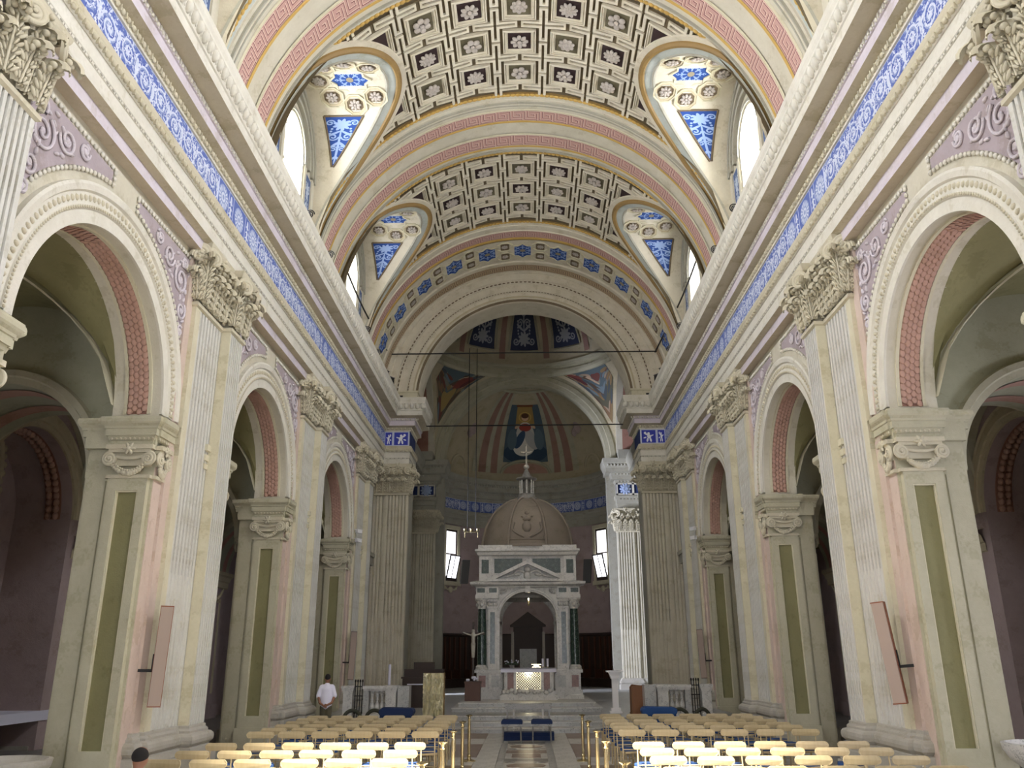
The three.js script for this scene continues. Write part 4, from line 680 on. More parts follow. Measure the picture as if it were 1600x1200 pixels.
{
  const a = makeChancelPilaster(); a.position.set(-5.98, 0, -36.5); tag(a, "tall fluted pilaster with leafy capital beside the chancel arch, standing man's side", 'pilaster', 'chancel pilasters');
  const b = mirrorClone(a); tag(b, "tall fluted pilaster with leafy capital beside the chancel arch, white lectern's side", 'pilaster', 'chancel pilasters');
  const c = copyOf(a, [-6.1, 0, -48.85]); tag(c, 'shaded fluted pilaster behind the chancel arch, beside the gold stand and apse window', 'pilaster', 'apse pilasters');
  const d = mirrorClone(c); tag(d, 'brightly lit white fluted pilaster behind the white lectern, beside the apse window', 'pilaster', 'apse pilasters');
}
// ---------- apse windows ----------
for (const s of [-1, 1]) {
  const f = s * .95, R = APR - .06, w = struct(group(`window_${++windowNo}`, [R * sin(f), 0, APZ - R * cos(f)], -f));
  // local: +z looks to the apse centre
  obj('pane', bx(-.5, .5, 6.95, 9.85, -.02, .0), M.glow, w);
  obj('window_surround', [bx(-.78, -.56, 6.6, 10.1, -.05, .12), bx(.56, .78, 6.6, 10.1, -.05, .12), bx(-.78, .78, 9.95, 10.2, -.05, .14), bx(-.85, .85, 6.45, 6.7, -.05, .18)], M.cream, w);
  obj('window_frame', [bx(-.56, -.48, 6.75, 9.95, 0, .06), bx(.48, .56, 6.75, 9.95, 0, .06), bx(-.56, .56, 9.83, 9.95, 0, .06), bx(-.56, .56, 6.72, 6.85, 0, .06), bx(-.5, .5, 8.36, 8.44, 0, .06)], M.darkWood, w);
  const sash = obj('open_sash', [bx(-.5, -.43, 0, 1.5, -.03, .03), bx(.43, .5, 0, 1.5, -.03, .03), bx(-.5, .5, 1.43, 1.5, -.03, .03), bx(-.5, .5, 0, .07, -.03, .03), bx(-.02, .02, 0, 1.5, -.02, .02)], M.darkWood, w); sash.position.set(0, 6.85, .08); sash.rotation.x = .24;
  const gl = meshOf(triUV(clean(bx(-.43, .43, .07, 1.43, -.012, 0))), M.glow, 'sash_glass'); sash.add(gl);
  obj('carved_apron', [tube([[-.6, 6.4, .05], [-.3, 6.2, .06], [0, 6.3, .06], [.3, 6.2, .06], [.6, 6.4, .05]], .06, 24, 5), ball(.2, 0, 6.2, .04, 1, 1, .5), ball(.1, -.5, 6.28, .04), ball(.1, .5, 6.28, .04)], M.cream, w);
  tag(w, `bright apse window with its lower sash tilted open, on the ${SIDES[s > 0 ? 1 : 0]} side`, 'window');
  const lp = V(0, 8.4, .2).applyAxisAngle(V(0, 1, 0), -f).add(w.position); areaLight(lp.x, lp.y, lp.z, 0, 6, -44, .9, 2.6, SKY_POWER.apse);
}
// presbytery side window, high in the wall of the crossing
{
  const w = struct(group(`window_${++windowNo}`, [-11.95, 0, -40.4]));
  obj('pane', bx(-.01, .01, 3, 8.6, -.5, .5), M.glow, w); obj('window_frame', [bx(0, .08, 2.9, 3.05, -.6, .6), bx(0, .08, 8.55, 8.7, -.6, .6), bx(0, .08, 2.9, 8.7, -.6, -.48), bx(0, .08, 2.9, 8.7, .48, .6)], M.lead, w); tag(w, 'tall window of the side chapel beyond the crossing', 'window');
  areaLight(-11.7, 5.8, -40.45, 6.0, 6.2, -48.9, .95, 5.4, SKY_POWER.presbytery, '#e3e8ff');
}
// ---------- floor ----------
const floor = struct(group('floor'));
obj('floor_bed', bx(-15.5, 15.5, -.3, -.02, -57, 6.6), M.marbleGrey, floor);
{
  const slab = (x0, x1, z0, z1, m, h = 0) => obj('floor_slab', bx(x0 + .006, x1 - .006, -.05, h, z0 + .006, z1 - .006), m, floor);
  for (let z = 6; z > -27.2; z -= 1.5) { slab(-1.16, -.66, z - 1.5, z, M.marble); slab(.66, 1.16, z - 1.5, z, M.marble); }
  const seq = [M.marbleGrey, M.marbleBrown, M.marble, M.marbleDark];
  let z = -9, k = 0; while (z > -27) {   // inlaid panels along the middle of the aisle
    const l = [1.1, .7, 1.6, .5][k % 4]; slab(-.66, -.5, z - l, z, M.marbleGrey); slab(.5, .66, z - l, z, M.marbleGrey);
    if (k % 4 === 2) { slab(-.5, .5, z - l, z, M.marble); const e = new THREE.CylinderGeometry(.5, .5, .02, 28); e.scale(.84, 1, .62); obj('inlay_oval', at(e, 0, .002, z - l / 2), M.marbleBrown, floor); for (const sx of [-1, 1]) for (const sz of [-1, 1]) { const c = new THREE.CylinderGeometry(.12, .12, .02, 4); obj('inlay_corner', at(c, sx * .36, .002, z - l / 2 + sz * .58), M.marbleDark, floor); } }
    else if (k % 4 === 0) { slab(-.5, .5, z - l, z, M.marble); obj('inlay_panel', bx(-.34, .34, 0, .006, z - l + .18, z - .18), M.marbleBrown, floor); }
    else slab(-.5, .5, z - l, z, seq[k % 4]);
    z -= l; k++;
  }
  for (const s of [-1, 1]) for (let z = 6, i = 0; z > -27.2; z -= 1.5, i++) for (let x = 1.16, j = 0; x < 7.9; x += 1.35, j++) slab(s > 0 ? x : -x - 1.35, s > 0 ? x + 1.35 : -x, z - 1.5, z, j ? [M.marbleGrey, M.marbleDark, M.marbleGrey, M.marbleBrown][(i + j) % 4] : [M.marbleBrown, M.marbleBrown, M.marble][i % 3]);
  for (const s of [-1, 1]) for (let z = 6; z > -36; z -= 2.1) for (let x = 7.95; x < 14; x += 2.1) slab(s > 0 ? x : -x - 2.1, s > 0 ? x + 2.1 : -x, z - 2.1, z, M.marbleDark);
  obj('presbytery_floor', [bx(-6.7, 6.7, -.02, .42, -36.5, -28.6), bx(-6.9, 6.9, -.02, .42, -57, -36.4), bx(-6.7, -3.2, -.02, .42, -28.7, -27.5), bx(3.0, 6.7, -.02, .42, -28.7, -27.5)], M.marbleGrey, floor);
}
// ---------- entrance wall behind the viewer, with its round window and open door ----------
const wallFront = struct(group('wall_front'));
{
  const s = new THREE.Shape(); s.moveTo(-9, 0); s.lineTo(-1.5, 0); s.lineTo(-1.5, 4.6); s.lineTo(1.5, 4.6); s.lineTo(1.5, 0); s.lineTo(9, 0); s.lineTo(9, 22); s.lineTo(-9, 22); s.closePath();
  const h = new THREE.Path(); h.absarc(0, 13.5, 2.4, 0, 2 * PI, true); s.holes.push(h);
  obj('entrance_masonry', at(ext(s, .5, 0, 36), 0, 0, 6.1), M.cream, wallFront);
  obj('aisle_end_masonry', [bx(-15.5, -7.9, 0, 13, 6.1, 6.5), bx(7.9, 15.5, 0, 13, 6.1, 6.5), bx(-15.5, -6.7, 0, 13, -38.4, -37.9), bx(6.7, 15.5, 0, 13, -38.4, -37.9)], M.aisle, wallFront);
  const w = struct(group(`window_${++windowNo}`, [0, 13.5, 6.5])); const d = new THREE.CircleGeometry(2.4, 36); d.rotateY(PI); obj('pane', d, M.glow, w);
  obj('tracery', [new THREE.TorusGeometry(2.35, .1, 6, 40), new THREE.TorusGeometry(.7, .07, 6, 24), ...Array.from({ length: 8 }, (_, q) => rod([.7 * cos(q * PI / 4), .7 * sin(q * PI / 4), 0], [2.3 * cos(q * PI / 4), 2.3 * sin(q * PI / 4), 0], .06))].map(g => at(g, 0, 0, -.2)), M.stone, w); tag(w, 'round traceried window in the entrance wall', 'window');
  areaLight(0, 13.5, 6.05, 0, 7, -20, 3.9, 3.9, SKY_POWER.rose);
  const dr = struct(group('door_1', [0, 0, 6.55])); obj('daylight_opening', bx(-1.5, 1.5, 0, 4.6, 0, .03), M.glow, dr); obj('door_leaf', [bx(-1.6, -1.5, 0, 4.6, -1.6, -.1), bx(1.5, 1.6, 0, 4.6, -1.6, -.1)], M.walnut, dr); tag(dr, 'open church door letting daylight into the nave', 'door');
  areaLight(0, 2.4, 6.05, 0, 2.2, -16, 2.8, 4.2, SKY_POWER.door);
}
// ---------- side aisles ----------
function makeAisle() {
  const A = struct(group('wall_outer_left')), XC = -10.1, RX = 2.5, x0 = -12.6, x1 = -7.6;
  const zs = []; for (let z = 4; z >= -37.9; z -= .3) zs.push(z);
  const xs = []; for (let i = 0; i <= 24; i++) xs.push(lerp(x0, x1, i / 24));
  const hAt = (x, z) => { let dz = 99; for (const c of ARCHES) dz = min(dz, abs(z + c)); const f1 = dz < 2.35 ? 6.55 + sqrt(2.35 ** 2 - dz * dz) : 6.55, q = min(RX, abs(x - XC)), f2 = 6.55 + sqrt(max(0, RX * RX - q * q)) * 1.02; return max(f1, f2); };
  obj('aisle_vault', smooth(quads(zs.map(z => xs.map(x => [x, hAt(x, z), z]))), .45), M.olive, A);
  for (const c of ARCHES) for (const e of [-1, 1]) { // raised bands along the groins
    const R = []; for (let i = 0; i <= 24; i++) { const x = XC + RX * (i / 12 - 1) * .995, q = RX * RX - (x - XC) ** 2, dz = sqrt(max(0, 2.35 ** 2 - 1.04 * q)), y = 6.55 + sqrt(q) * 1.02; const t = (i / 12 - 1) * e; const z = -c + (t > 0 ? 1 : -1) * dz * 1; R.push([[x, y - .05, z - .16], [x, y - .09, z - .12], [x, y - .09, z + .12], [x, y - .05, z + .16]]); }
    obj('groin_band', smooth(quads(R), .6), M.oliveLight, A);
  }
  for (const c of ARCHES) { const w = arcSweep([[2.36, 0], [2.28, .02], [2.28, .3], [2.36, .32]], 0, PI, 40, .4); obj('wall_rib', at(toX(w), -12.6, 6.55, -c), M.oliveLight, A); }
  // outer wall with chapel arches
  const s = new THREE.Shape(); s.moveTo(-6.5, 0); for (const c of ARCHES) { s.lineTo(c - 2.05, 0); s.lineTo(c - 2.05, 5.9); s.absarc(c, 5.9, 2.05, PI, 0, true); s.lineTo(c + 2.05, 0); } s.lineTo(38.4, 0); s.lineTo(38.4, 13.2); s.lineTo(-6.5, 13.2); s.closePath();
  obj('outer_masonry', at(toX(ext(s, 1.6, 0, 32)), -14.2, 0, 0), M.aislePink, A); obj('chapel_back', bx(-14.6, -14.2, 0, 13.2, -38.4, 6.5), M.aislePink, A); obj('aisle_roof', [bx(-14.6, -7.5, 13, 13.3, -38.4, 6.5)], M.aisle, A);
  const arcG = triUV(at(toX(arcSweep([[2.05, 0], [2.05, .06], [2.2, .07], [2.22, .12], [2.34, .12], [2.36, .06], [2.5, .06], [2.55, .1], [2.6, .0]], 0, PI, 40, .35)), -12.6, 0, 0)), strG = triUV(at(toX(arcSweep([[2.03, -.3], [2.03, -.75]], 0, PI, 40, .4)), -12.6, 0, 0));
  const leaf = []; for (let i = 0; i < 34; i++) for (let j = 0; j < 2; j++) { const a = (i + .5) / 34 * PI; leaf.push(ball(.11, 2.0 * cos(a), 2.0 * sin(a), -.42 - j * .2, 1, 1, .8, 5, 4)); } const leafG = triUV(at(toX(join(leaf)), -12.6, 0, 0));
  const tr = new THREE.Shape(); tr.moveTo(-12.7, 5.2); tr.lineTo(-12.2, 5.2); tr.lineTo(-12.2, 5.5); tr.absarc(-10.27, 5.5, 1.93, PI, 0, true); tr.lineTo(-8.34, 5.2); tr.lineTo(-7.6, 5.2); tr.lineTo(-7.6, 9.2); tr.lineTo(-12.7, 9.2); tr.closePath();
  const trG = triUV(join(ext(tr, 2.2, 0, 36))), trA = triUV(join([0, 1].map(k => { const g = arcSweep([[1.93, 0], [1.93, .06], [2.05, .08], [2.08, .12], [2.2, .12], [2.24, .0]], 0, PI, 40, .35); if (k) g.rotateY(PI); g.translate(-10.27, 5.5, k ? -1.1 : 1.1); return g; })));
  const trS = triUV(join(...[-.75, .35].map(d => { const g = arcSweep([[1.91, d], [1.91, d + .4]], 0, PI, 40, .4); g.translate(-10.27, 5.5, 0); return g; })));
  for (const c of ARCHES) {
    const put = (n, g, m, y = 5.9) => { const o = meshOf(g, m, n); o.position.set(0, y, -c); A.add(o); };
    put('chapel_arch', arcG, M.aislePale); put('chapel_arch_strip', strG, M.salmonDeep); put('chapel_garland', leafG, M.salmon);
    // oval frame on the chapel wall
    const oc = new THREE.TorusGeometry(1.15, .14, 8, 40); oc.scale(.78, 1.12, 1); const o2 = new THREE.CircleGeometry(1.1, 36); o2.scale(.78, 1.12, 1); const gl = []; for (let i = 0; i < 40; i++) { const a = i / 40 * 2 * PI; gl.push(ball(.1 + .04 * sin(i * 3), 1.32 * .78 * cos(a), 1.32 * 1.12 * sin(a), .05, 1, 1, .7, 5, 4)); }
    obj('oval_frame', at(toX(oc), -14.15, 7.0, -c), M.aislePale, A); obj('oval_field', at(toX(o2), -14.18, 7.0, -c), M.aisleDark, A); obj('oval_garland', at(toX(join(gl)), -14.15, 7.0, -c), M.aisle, A);
  }
  for (const z of PIERS) {
    for (const [n, g, m] of [['transverse_arch', trG, M.greenGrey], ['transverse_archivolt', trA, M.oliveLight], ['transverse_soffit_strip', trS, M.salmon]]) { const o = meshOf(g, m, n); o.position.set(0, 0, z - (n === 'transverse_arch' ? 1.1 : 0)); A.add(o); }
    obj('aisle_wall_pilaster', [bx(-12.62, -12.3, 0, 4.9, z - 1.2, z + 1.2), bx(-12.62, -12.2, 0, .5, z - 1.3, z + 1.3), bx(-12.62, -12.34, .9, 4.5, z - .6, z + .6)], M.aislePink, A);
    obj('aisle_pilaster_panel', [bx(-12.31, -12.27, .9, 4.4, z - .8, z - .65), bx(-12.31, -12.27, .9, 4.4, z + .65, z + .8), bx(-12.31, -12.27, 4.3, 4.45, z - .8, z + .8)], M.aislePale, A);
    const path = [[-12.62, z + 1.9], [-12.62, z + 1.25], [-12.28, z + 1.25], [-12.28, z - 1.25], [-12.62, z - 1.25], [-12.62, z - 1.9]];
    obj('aisle_cornice', carry(path, [[0, 4.85], [.06, 4.9], [.06, 5.1], [.1, 5.14], [.14, 5.3], [.2, 5.36], [.2, 5.48], [-.1, 5.5]]), M.aislePale, A);
    obj('aisle_garland', garland(1.6, .35, .09).map(g => { g.rotateY(PI / 2); return at(g, -12.28, 4.75, z); }), M.aislePale, A);
  }
  return A;
}
const aisleLeft = makeAisle(); const aisleRight = mirrorClone(aisleLeft, 'wall_outer_right'); struct(aisleRight);
tag(aisleLeft, "side aisle wall and vault with chapel arches, standing man's side", 'wall'); tag(aisleRight, "side aisle wall and vault with chapel arches, white lectern's side", 'wall');
const wallRight = mirrorClone(wallLeft, 'wall_right'), trimRight = mirrorClone(trimLeft, 'trim_2'); struct(wallRight); struct(trimRight);
tag(wallLeft, "arcade wall of round arches with salmon soffits, standing man's side", 'wall'); tag(wallRight, "arcade wall of round arches with salmon soffits, white lectern's side", 'wall');
tag(trimLeft, "long cornice with blue painted frieze, standing man's side", 'cornice'); tag(trimRight, "long cornice with blue painted frieze, white lectern's side", 'cornice');
tag(ceiling, 'coffered barrel vault with key-pattern bands and lunettes', 'ceiling'); tag(floor, 'grey, brown and pale marble slab floor', 'floor'); tag(wallBack, 'chancel arch, domed crossing and apse shell', 'wall'); tag(wallFront, 'entrance wall behind the chairs', 'wall');
// aisle side windows (outside the picture), one in each outer wall
for (const [s, pw] of [[-1, SKY_POWER.aisleLeft], [1, SKY_POWER.aisleRight]]) for (const z of [-3.95, -12.35]) {
  const w = struct(group(`window_${++windowNo}`, [s * 14.15, 0, z])); const g = new THREE.PlaneGeometry(1.5, 3.4); g.rotateY(-s * PI / 2); obj('pane', at(g, 0, 3.6, 0), M.glow, w); obj('window_frame', [bx(-.06, .06, 1.8, 1.95, -.85, .85), bx(-.06, .06, 5.25, 5.4, -.85, .85), bx(-.06, .06, 1.8, 5.4, -.85, -.75), bx(-.06, .06, 1.8, 5.4, .75, .85)], M.lead, w);
  tag(w, `chapel window in the aisle wall, ${SIDES[s > 0 ? 1 : 0]} side, ${z > -5 ? 'by the entrance' : 'beside the font'}`, 'window');
  areaLight(s * 14.0, 3.6, z, s * 7, 3, z - 3, 1.4, 3.2, z > -5 && s > 0 ? pw * 3 : pw, '#e8eaff');
}
// ---------- altar steps ----------
{
  const st = group('altar_steps', [0, 0, 0]);
  [[-3.2, 3.0, .14, -27.2], [-3.2, 3.0, .28, -27.8], [-3.2, 3.0, .42, -28.45]].forEach(([a, b, h, z]) => { const r = obj('step', bx(a, b, h - .14, h - .03, z - .7, z), M.marbleGrey, st); r.add(meshOf(triUV(clean(bx(a - .02, b + .02, h - .03, h, z - .7, z + .04))), M.marble, 'tread')); });
  [[-2.55, 2.55, .56, -30.1], [-2.35, 2.35, .70, -30.55]].forEach(([a, b, h, z]) => { const r = obj('step', bx(a, b, h - .14, h - .03, -37.2, z), M.marbleGrey, st); r.add(meshOf(triUV(clean(bx(a - .02, b + .02, h - .03, h, -37.2, z + .04))), M.marble, 'tread')); });
  tag(st, 'flight of grey marble steps leading up to the domed altar', 'steps');
}
// ---------- ciborium: domed canopy over the altar ----------
{
  const c = group('altar_canopy', [.07, .7, -35.0]); c.scale.y = .925;   // front face at local z = +2
  for (const sx of [-1, 1]) for (const sz of [1, -1]) {
    const X = (a, b, y0, y1, z0, z1) => bx(sx * a, sx * b, y0, y1, sz * z0, sz * z1);
    const ped = obj('pedestal', [X(1.0, 2.06, 0, .16, .94, 2.06), X(1.04, 2.02, .16, .34, .98, 2.02), X(1.1, 1.96, .34, 1.0, 1.04, 1.96), X(1.02, 2.04, 1.0, 1.12, .96, 2.04), X(.98, 1.5, 0, 1.1, 1.7, 2.1)], M.marble, c);
    ped.add(meshOf(triUV(clean(X(1.62, 1.88, .45, .9, 1.94, 1.975))), M.marbleRed, 'inlay')); ped.add(meshOf(triUV(clean(X(1.12, 1.4, .45, .9, 2.08, 2.115))), M.marbleGrey, 'inlay'));
    const column = obj('column', smooth(lathe([[.17, 1.3], [.175, 1.8], [.165, 2.6], [.145, 3.55]], 20), .4).translate(sx * 1.78, 0, sz * 1.8), M.green, c);
    column.add(meshOf(triUV(clean(smooth(lathe([[.24, 1.12], [.24, 1.18], [.22, 1.2], [.23, 1.24], [.19, 1.28], [.17, 1.31]], 18), .4).translate(sx * 1.78, 0, sz * 1.8))), M.marble, 'column_base'));
    column.add(meshOf(triUV(join(lathe([[.15, 3.52], [.17, 3.56], [.16, 3.62], [.2, 3.8], [.26, 3.88], [.26, 3.94], [.1, 3.95]], 16).translate(sx * 1.78, 0, sz * 1.8), ...Array.from({ length: 8 }, (_, q) => ball(.07, sx * 1.78 + .17 * cos(q * PI / 4), 3.68 + (q % 2) * .1, sz * 1.8 + .17 * sin(q * PI / 4), 1, 1.4, 1, 5, 4)))), M.marble, 'column_capital'));
    const pil = obj('corner_pier', [X(1.2, 1.54, 1.12, 3.95, 1.3, 1.85)], M.marble, c); pil.add(meshOf(triUV(clean(X(1.28, 1.46, 1.35, 3.4, 1.84, 1.865))), M.green, 'pier_inlay')); pil.add(meshOf(triUV(join(X(1.17, 1.57, 3.55, 3.62, 1.28, 1.9), X(1.15, 1.59, 3.82, 3.95, 1.26, 1.93), ...[1.22, 1.31, 1.41, 1.5].map(x => ball(.07, sx * x, 3.72, sz * 1.88, 1, 1.4, .7, 5, 4)))), M.marble, 'pier_capital'));
  }
  // arched faces
  for (const [ry, n] of [[0, 'front'], [PI / 2, 'side'], [PI, 'rear'], [-PI / 2, 'side']]) {
    const s = new THREE.Shape(); s.moveTo(-1.5, 3.08); s.lineTo(-1.12, 3.08); s.lineTo(-1.12, 3.13); s.absarc(0, 3.13, 1.12, PI, 0, true); s.lineTo(1.12, 3.08); s.lineTo(1.5, 3.08); s.lineTo(1.5, 4.42); s.lineTo(-1.5, 4.42); s.closePath();
    const g = ext(s, .3, 0, 28); g.translate(0, 0, 1.45); const a = arcSweep([[1.1, 0], [1.1, .08], [1.15, .08], [1.16, .12], [1.23, .12], [1.25, 0]], 0, PI, 30, .35); a.translate(0, 3.13, 1.75);
    const jam = [bx(-1.22, -1.1, 1.1, 3.13, 1.45, 1.8), bx(1.1, 1.22, 1.1, 3.13, 1.45, 1.8), bx(-1.26, -1.08, 3.02, 3.14, 1.45, 1.88), bx(1.08, 1.26, 3.02, 3.14, 1.45, 1.88), bx(-.1, .1, 4.18, 4.5, 1.7, 1.98)];
    const o = obj('arch_wall', [g, a, ...jam], M.marble, c); o.rotation.y = ry;
    if (n === 'front') o.add(meshOf(triUV(join([-1, 1].flatMap(q => [tube([[q * 1.05, 4.3, 1.77], [q * .85, 4.3, 1.78], [q * .95, 4.15, 1.78]], .03, 16, 4), ball(.08, q * 1.02, 4.2, 1.77, 1, 1, .5)]))), M.marble, 'spandrel_relief'));
  }
  obj('altar_vault', (() => { const g = new THREE.SphereGeometry(1.55, 24, 8, 0, 2 * PI, 0, PI / 2); g.scale(1, .5, 1); g.translate(0, 4.0, 0); return g; })(), M.marbleDark, c);
  // entablature, pediment, attic
  const enta = [[-.1, 4.4], [.0, 4.4], [.1, 4.46], [.22, 4.5], [.24, 4.6], [.0, 4.66]];
  const bp = [[-2.0, 2.0], [-1.62, 2.0], [-1.62, 1.9], [1.62, 1.9], [1.62, 2.0], [2.0, 2.0], [2.0, 1.62], [1.9, 1.62], [1.9, -1.62], [2.0, -1.62], [2.0, -2.0], [1.62, -2.0], [1.62, -1.9], [-1.62, -1.9], [-1.62, -2.0], [-2.0, -2.0], [-2.0, -1.62], [-1.9, -1.62], [-1.9, 1.62], [-2.0, 1.62]];
  obj('entablature', [carry(bp, enta, true), bx(-1.95, 1.95, 4.4, 4.64, -1.95, 1.95), ...[-1, 1].flatMap(q => [bx(q * 1.14, q * 2, 3.93, 4.4, 1.3, 2.0), bx(q * 1.14, q * 2, 3.93, 4.4, -2, -1.3), bx(q * 1.12, q * 2.03, 3.95, 4.1, 1.3, 2.03)])], M.marble, c);
  for (const q of [-1, 1]) for (const [a, b] of [[1.2, 1.5], [1.66, 1.96]]) obj('entablature_inlay', bx(q * a, q * b, 4.18, 4.36, 1.98, 2.01), M.green, c);
  const pd = new THREE.Shape(); pd.moveTo(-1.72, 4.62); pd.lineTo(1.72, 4.62); pd.lineTo(0, 5.5); pd.closePath(); const ph = new THREE.Path(); ph.moveTo(-1.25, 4.72); ph.lineTo(0, 5.34); ph.lineTo(1.25, 4.72); ph.closePath(); pd.holes.push(ph);
  const ped = obj('pediment', at(ext(pd, .34), 0, 0, 1.86), M.marble, c);
  ped.add(meshOf(triUV(join(ext(poly([[-1.4, 4.66], [1.4, 4.66], [0, 5.4]]), .1).translate(0, 0, 1.86))), M.marbleGrey, 'tympanum'));
  ped.add(meshOf(triUV(join(ball(.14, 0, 5.12, 2.0), ball(.2, 0, 4.88, 1.98, .8, 1.1, .6), ...[-1, 1].flatMap(q => [tube([[q * .12, 5.0, 2], [q * .35, 5.08, 2.02], [q * .6, 4.9, 2], [q * .9, 4.82, 1.99]], .05, 14, 5), ball(.12, q * .45, 4.92, 1.98, 1.6, .7, .5)]))), M.marble, 'winged_head'));
  obj('attic', [bx(-1.82, 1.82, 4.62, 5.75, -1.82, 1.75), ...[-1, 1].map(q => bx(q * 1.42, q * 1.9, 4.62, 5.75, 1.5, 1.86)), carry([[-1.9, 1.86], [1.9, 1.86], [1.9, -1.86], [-1.9, -1.86]].map(p => p), [[0, 5.7], [.06, 5.74], [.1, 5.86], [.16, 5.9], [.16, 5.98], [.04, 6.0], [.04, 6.16], [-.4, 6.18]], true)], M.marble, c);
  for (const q of [-1, 1]) { obj('attic_inlay', bx(q * .2, q * 1.3, 5.0, 5.6, 1.74, 1.77), M.green, c); obj('attic_inlay', bx(q * 1.52, q * 1.8, 4.98, 5.55, 1.85, 1.88), M.green, c); }
  // dome with ribs and carved crest panel
  const dp = Array.from({ length: 15 }, (_, i) => { const a = i / 14 * 1.36; return [1.95 * cos(a), 6.16 + 2.35 * sin(a)]; });
  const dome = obj('dome', [smooth(lathe(dp, 32), .5), lathe([[2.0, 6.1], [2.0, 6.22], [1.95, 6.24]], 32)], M.dome, c);
  for (let k = 0; k < 8; k++) { const f = k * PI / 4 + PI / 8, P = dp.map(([r, y]) => [(r + .02) * sin(f), y, (r + .02) * cos(f)]); dome.add(meshOf(triUV(join(tube(P, .06, 20, 5))), M.dome, 'dome_rib')); }
  const cr = []; const on = (u, y) => { const a = Math.asin(min(1, (y - 6.16) / 2.35)), r = 1.95 * cos(a) + .02; return [r * sin(u), y, r * cos(u)]; };
  for (const q of [-1, 1]) { cr.push(tube([on(q * .3, 7.15), on(q * .31, 6.85), on(q * .2, 6.65), on(q * .05, 6.5)], .05, 14, 5)); cr.push(tube([on(q * .36, 6.4), on(q * .35, 7.3)], .022, 8, 4)); cr.push(tube([on(q * .42, 6.3), on(q * .34, 8.0)], .03, 8, 4)); }
  cr.push(ball(.2, ...on(0, 6.95), 1, 1.3, .5), ball(.16, ...on(0, 7.3), 1.1, .7, .5), ball(.1, ...on(0, 7.6), 1, 1, .5), tube([on(-.36, 6.4), on(0, 6.4), on(.36, 6.4)], .022, 8, 4)); for (const q of [-.12, 0, .12]) cr.push(ball(.05, ...on(q, 7.42))); dome.add(meshOf(triUV(join(cr)), M.dome, 'crest'));
  // lantern, ball and cross
  const lan = obj('lantern', [lathe([[.42, 8.4], [.4, 8.55], [.36, 8.6], [.34, 8.72], [.0, 8.74]], 16), lathe([[.3, 9.35], [.44, 9.4], [.44, 9.46], [.2, 9.55], [.12, 9.75], [.05, 9.9], [.0, 9.92]], 16), cyl(.12, .12, .62, 0, 8.74, 0)], M.marbleDark, c);
  for (let q = 0; q < 8; q++) lan.add(meshOf(triUV(clean(cyl(.035, .03, .66, .28 * cos(q * PI / 4), 8.7, .28 * sin(q * PI / 4), 8))), M.marble, 'lantern_column'));
  lan.add(meshOf(triUV(clean(ball(.12, 0, 10.0, 0, 1, 1, 1, 14, 10))), M.stone, 'finial_ball')); lan.add(meshOf(triUV(join(bx(-.03, .03, 10.1, 11.0, -.03, .03), bx(-.2, .2, 10.66, 10.72, -.03, .03), ...[[-.21, 10.69], [.21, 10.69], [0, 11.02]].map(([x, y]) => ball(.05, x, y, 0)))), M.stone, 'finial_cross'));
  tag(c, 'domed marble altar canopy with green columns, pediment and cross on top', 'canopy');
  // hanging sanctuary lamp
  const l = group('sanctuary_lamp', [.1, 4.3, -33.6]); obj('chain', [bx(-.006, .006, 0, .4, -.006, .006), bx(-.14, .14, .38, .4, -.006, .006)], M.iron, l); obj('lamp_bowl', lathe([[0, -.22], [.05, -.18], [.06, -.05], [.03, 0]], 10), M.brass, l); obj('lamp_glass', ball(.035, 0, .05, 0), new THREE.MeshStandardMaterial({ color: '#fff', emissive: '#ffe9c0', emissiveIntensity: 2 }), l); tag(l, 'small hanging lamp under the altar canopy arch', 'lamp');
  const lp = new THREE.PointLight('#ffe9c0', .6); lp.position.set(.1, 4.36, -33.55); lp.castShadow = true; scene.add(lp);
}
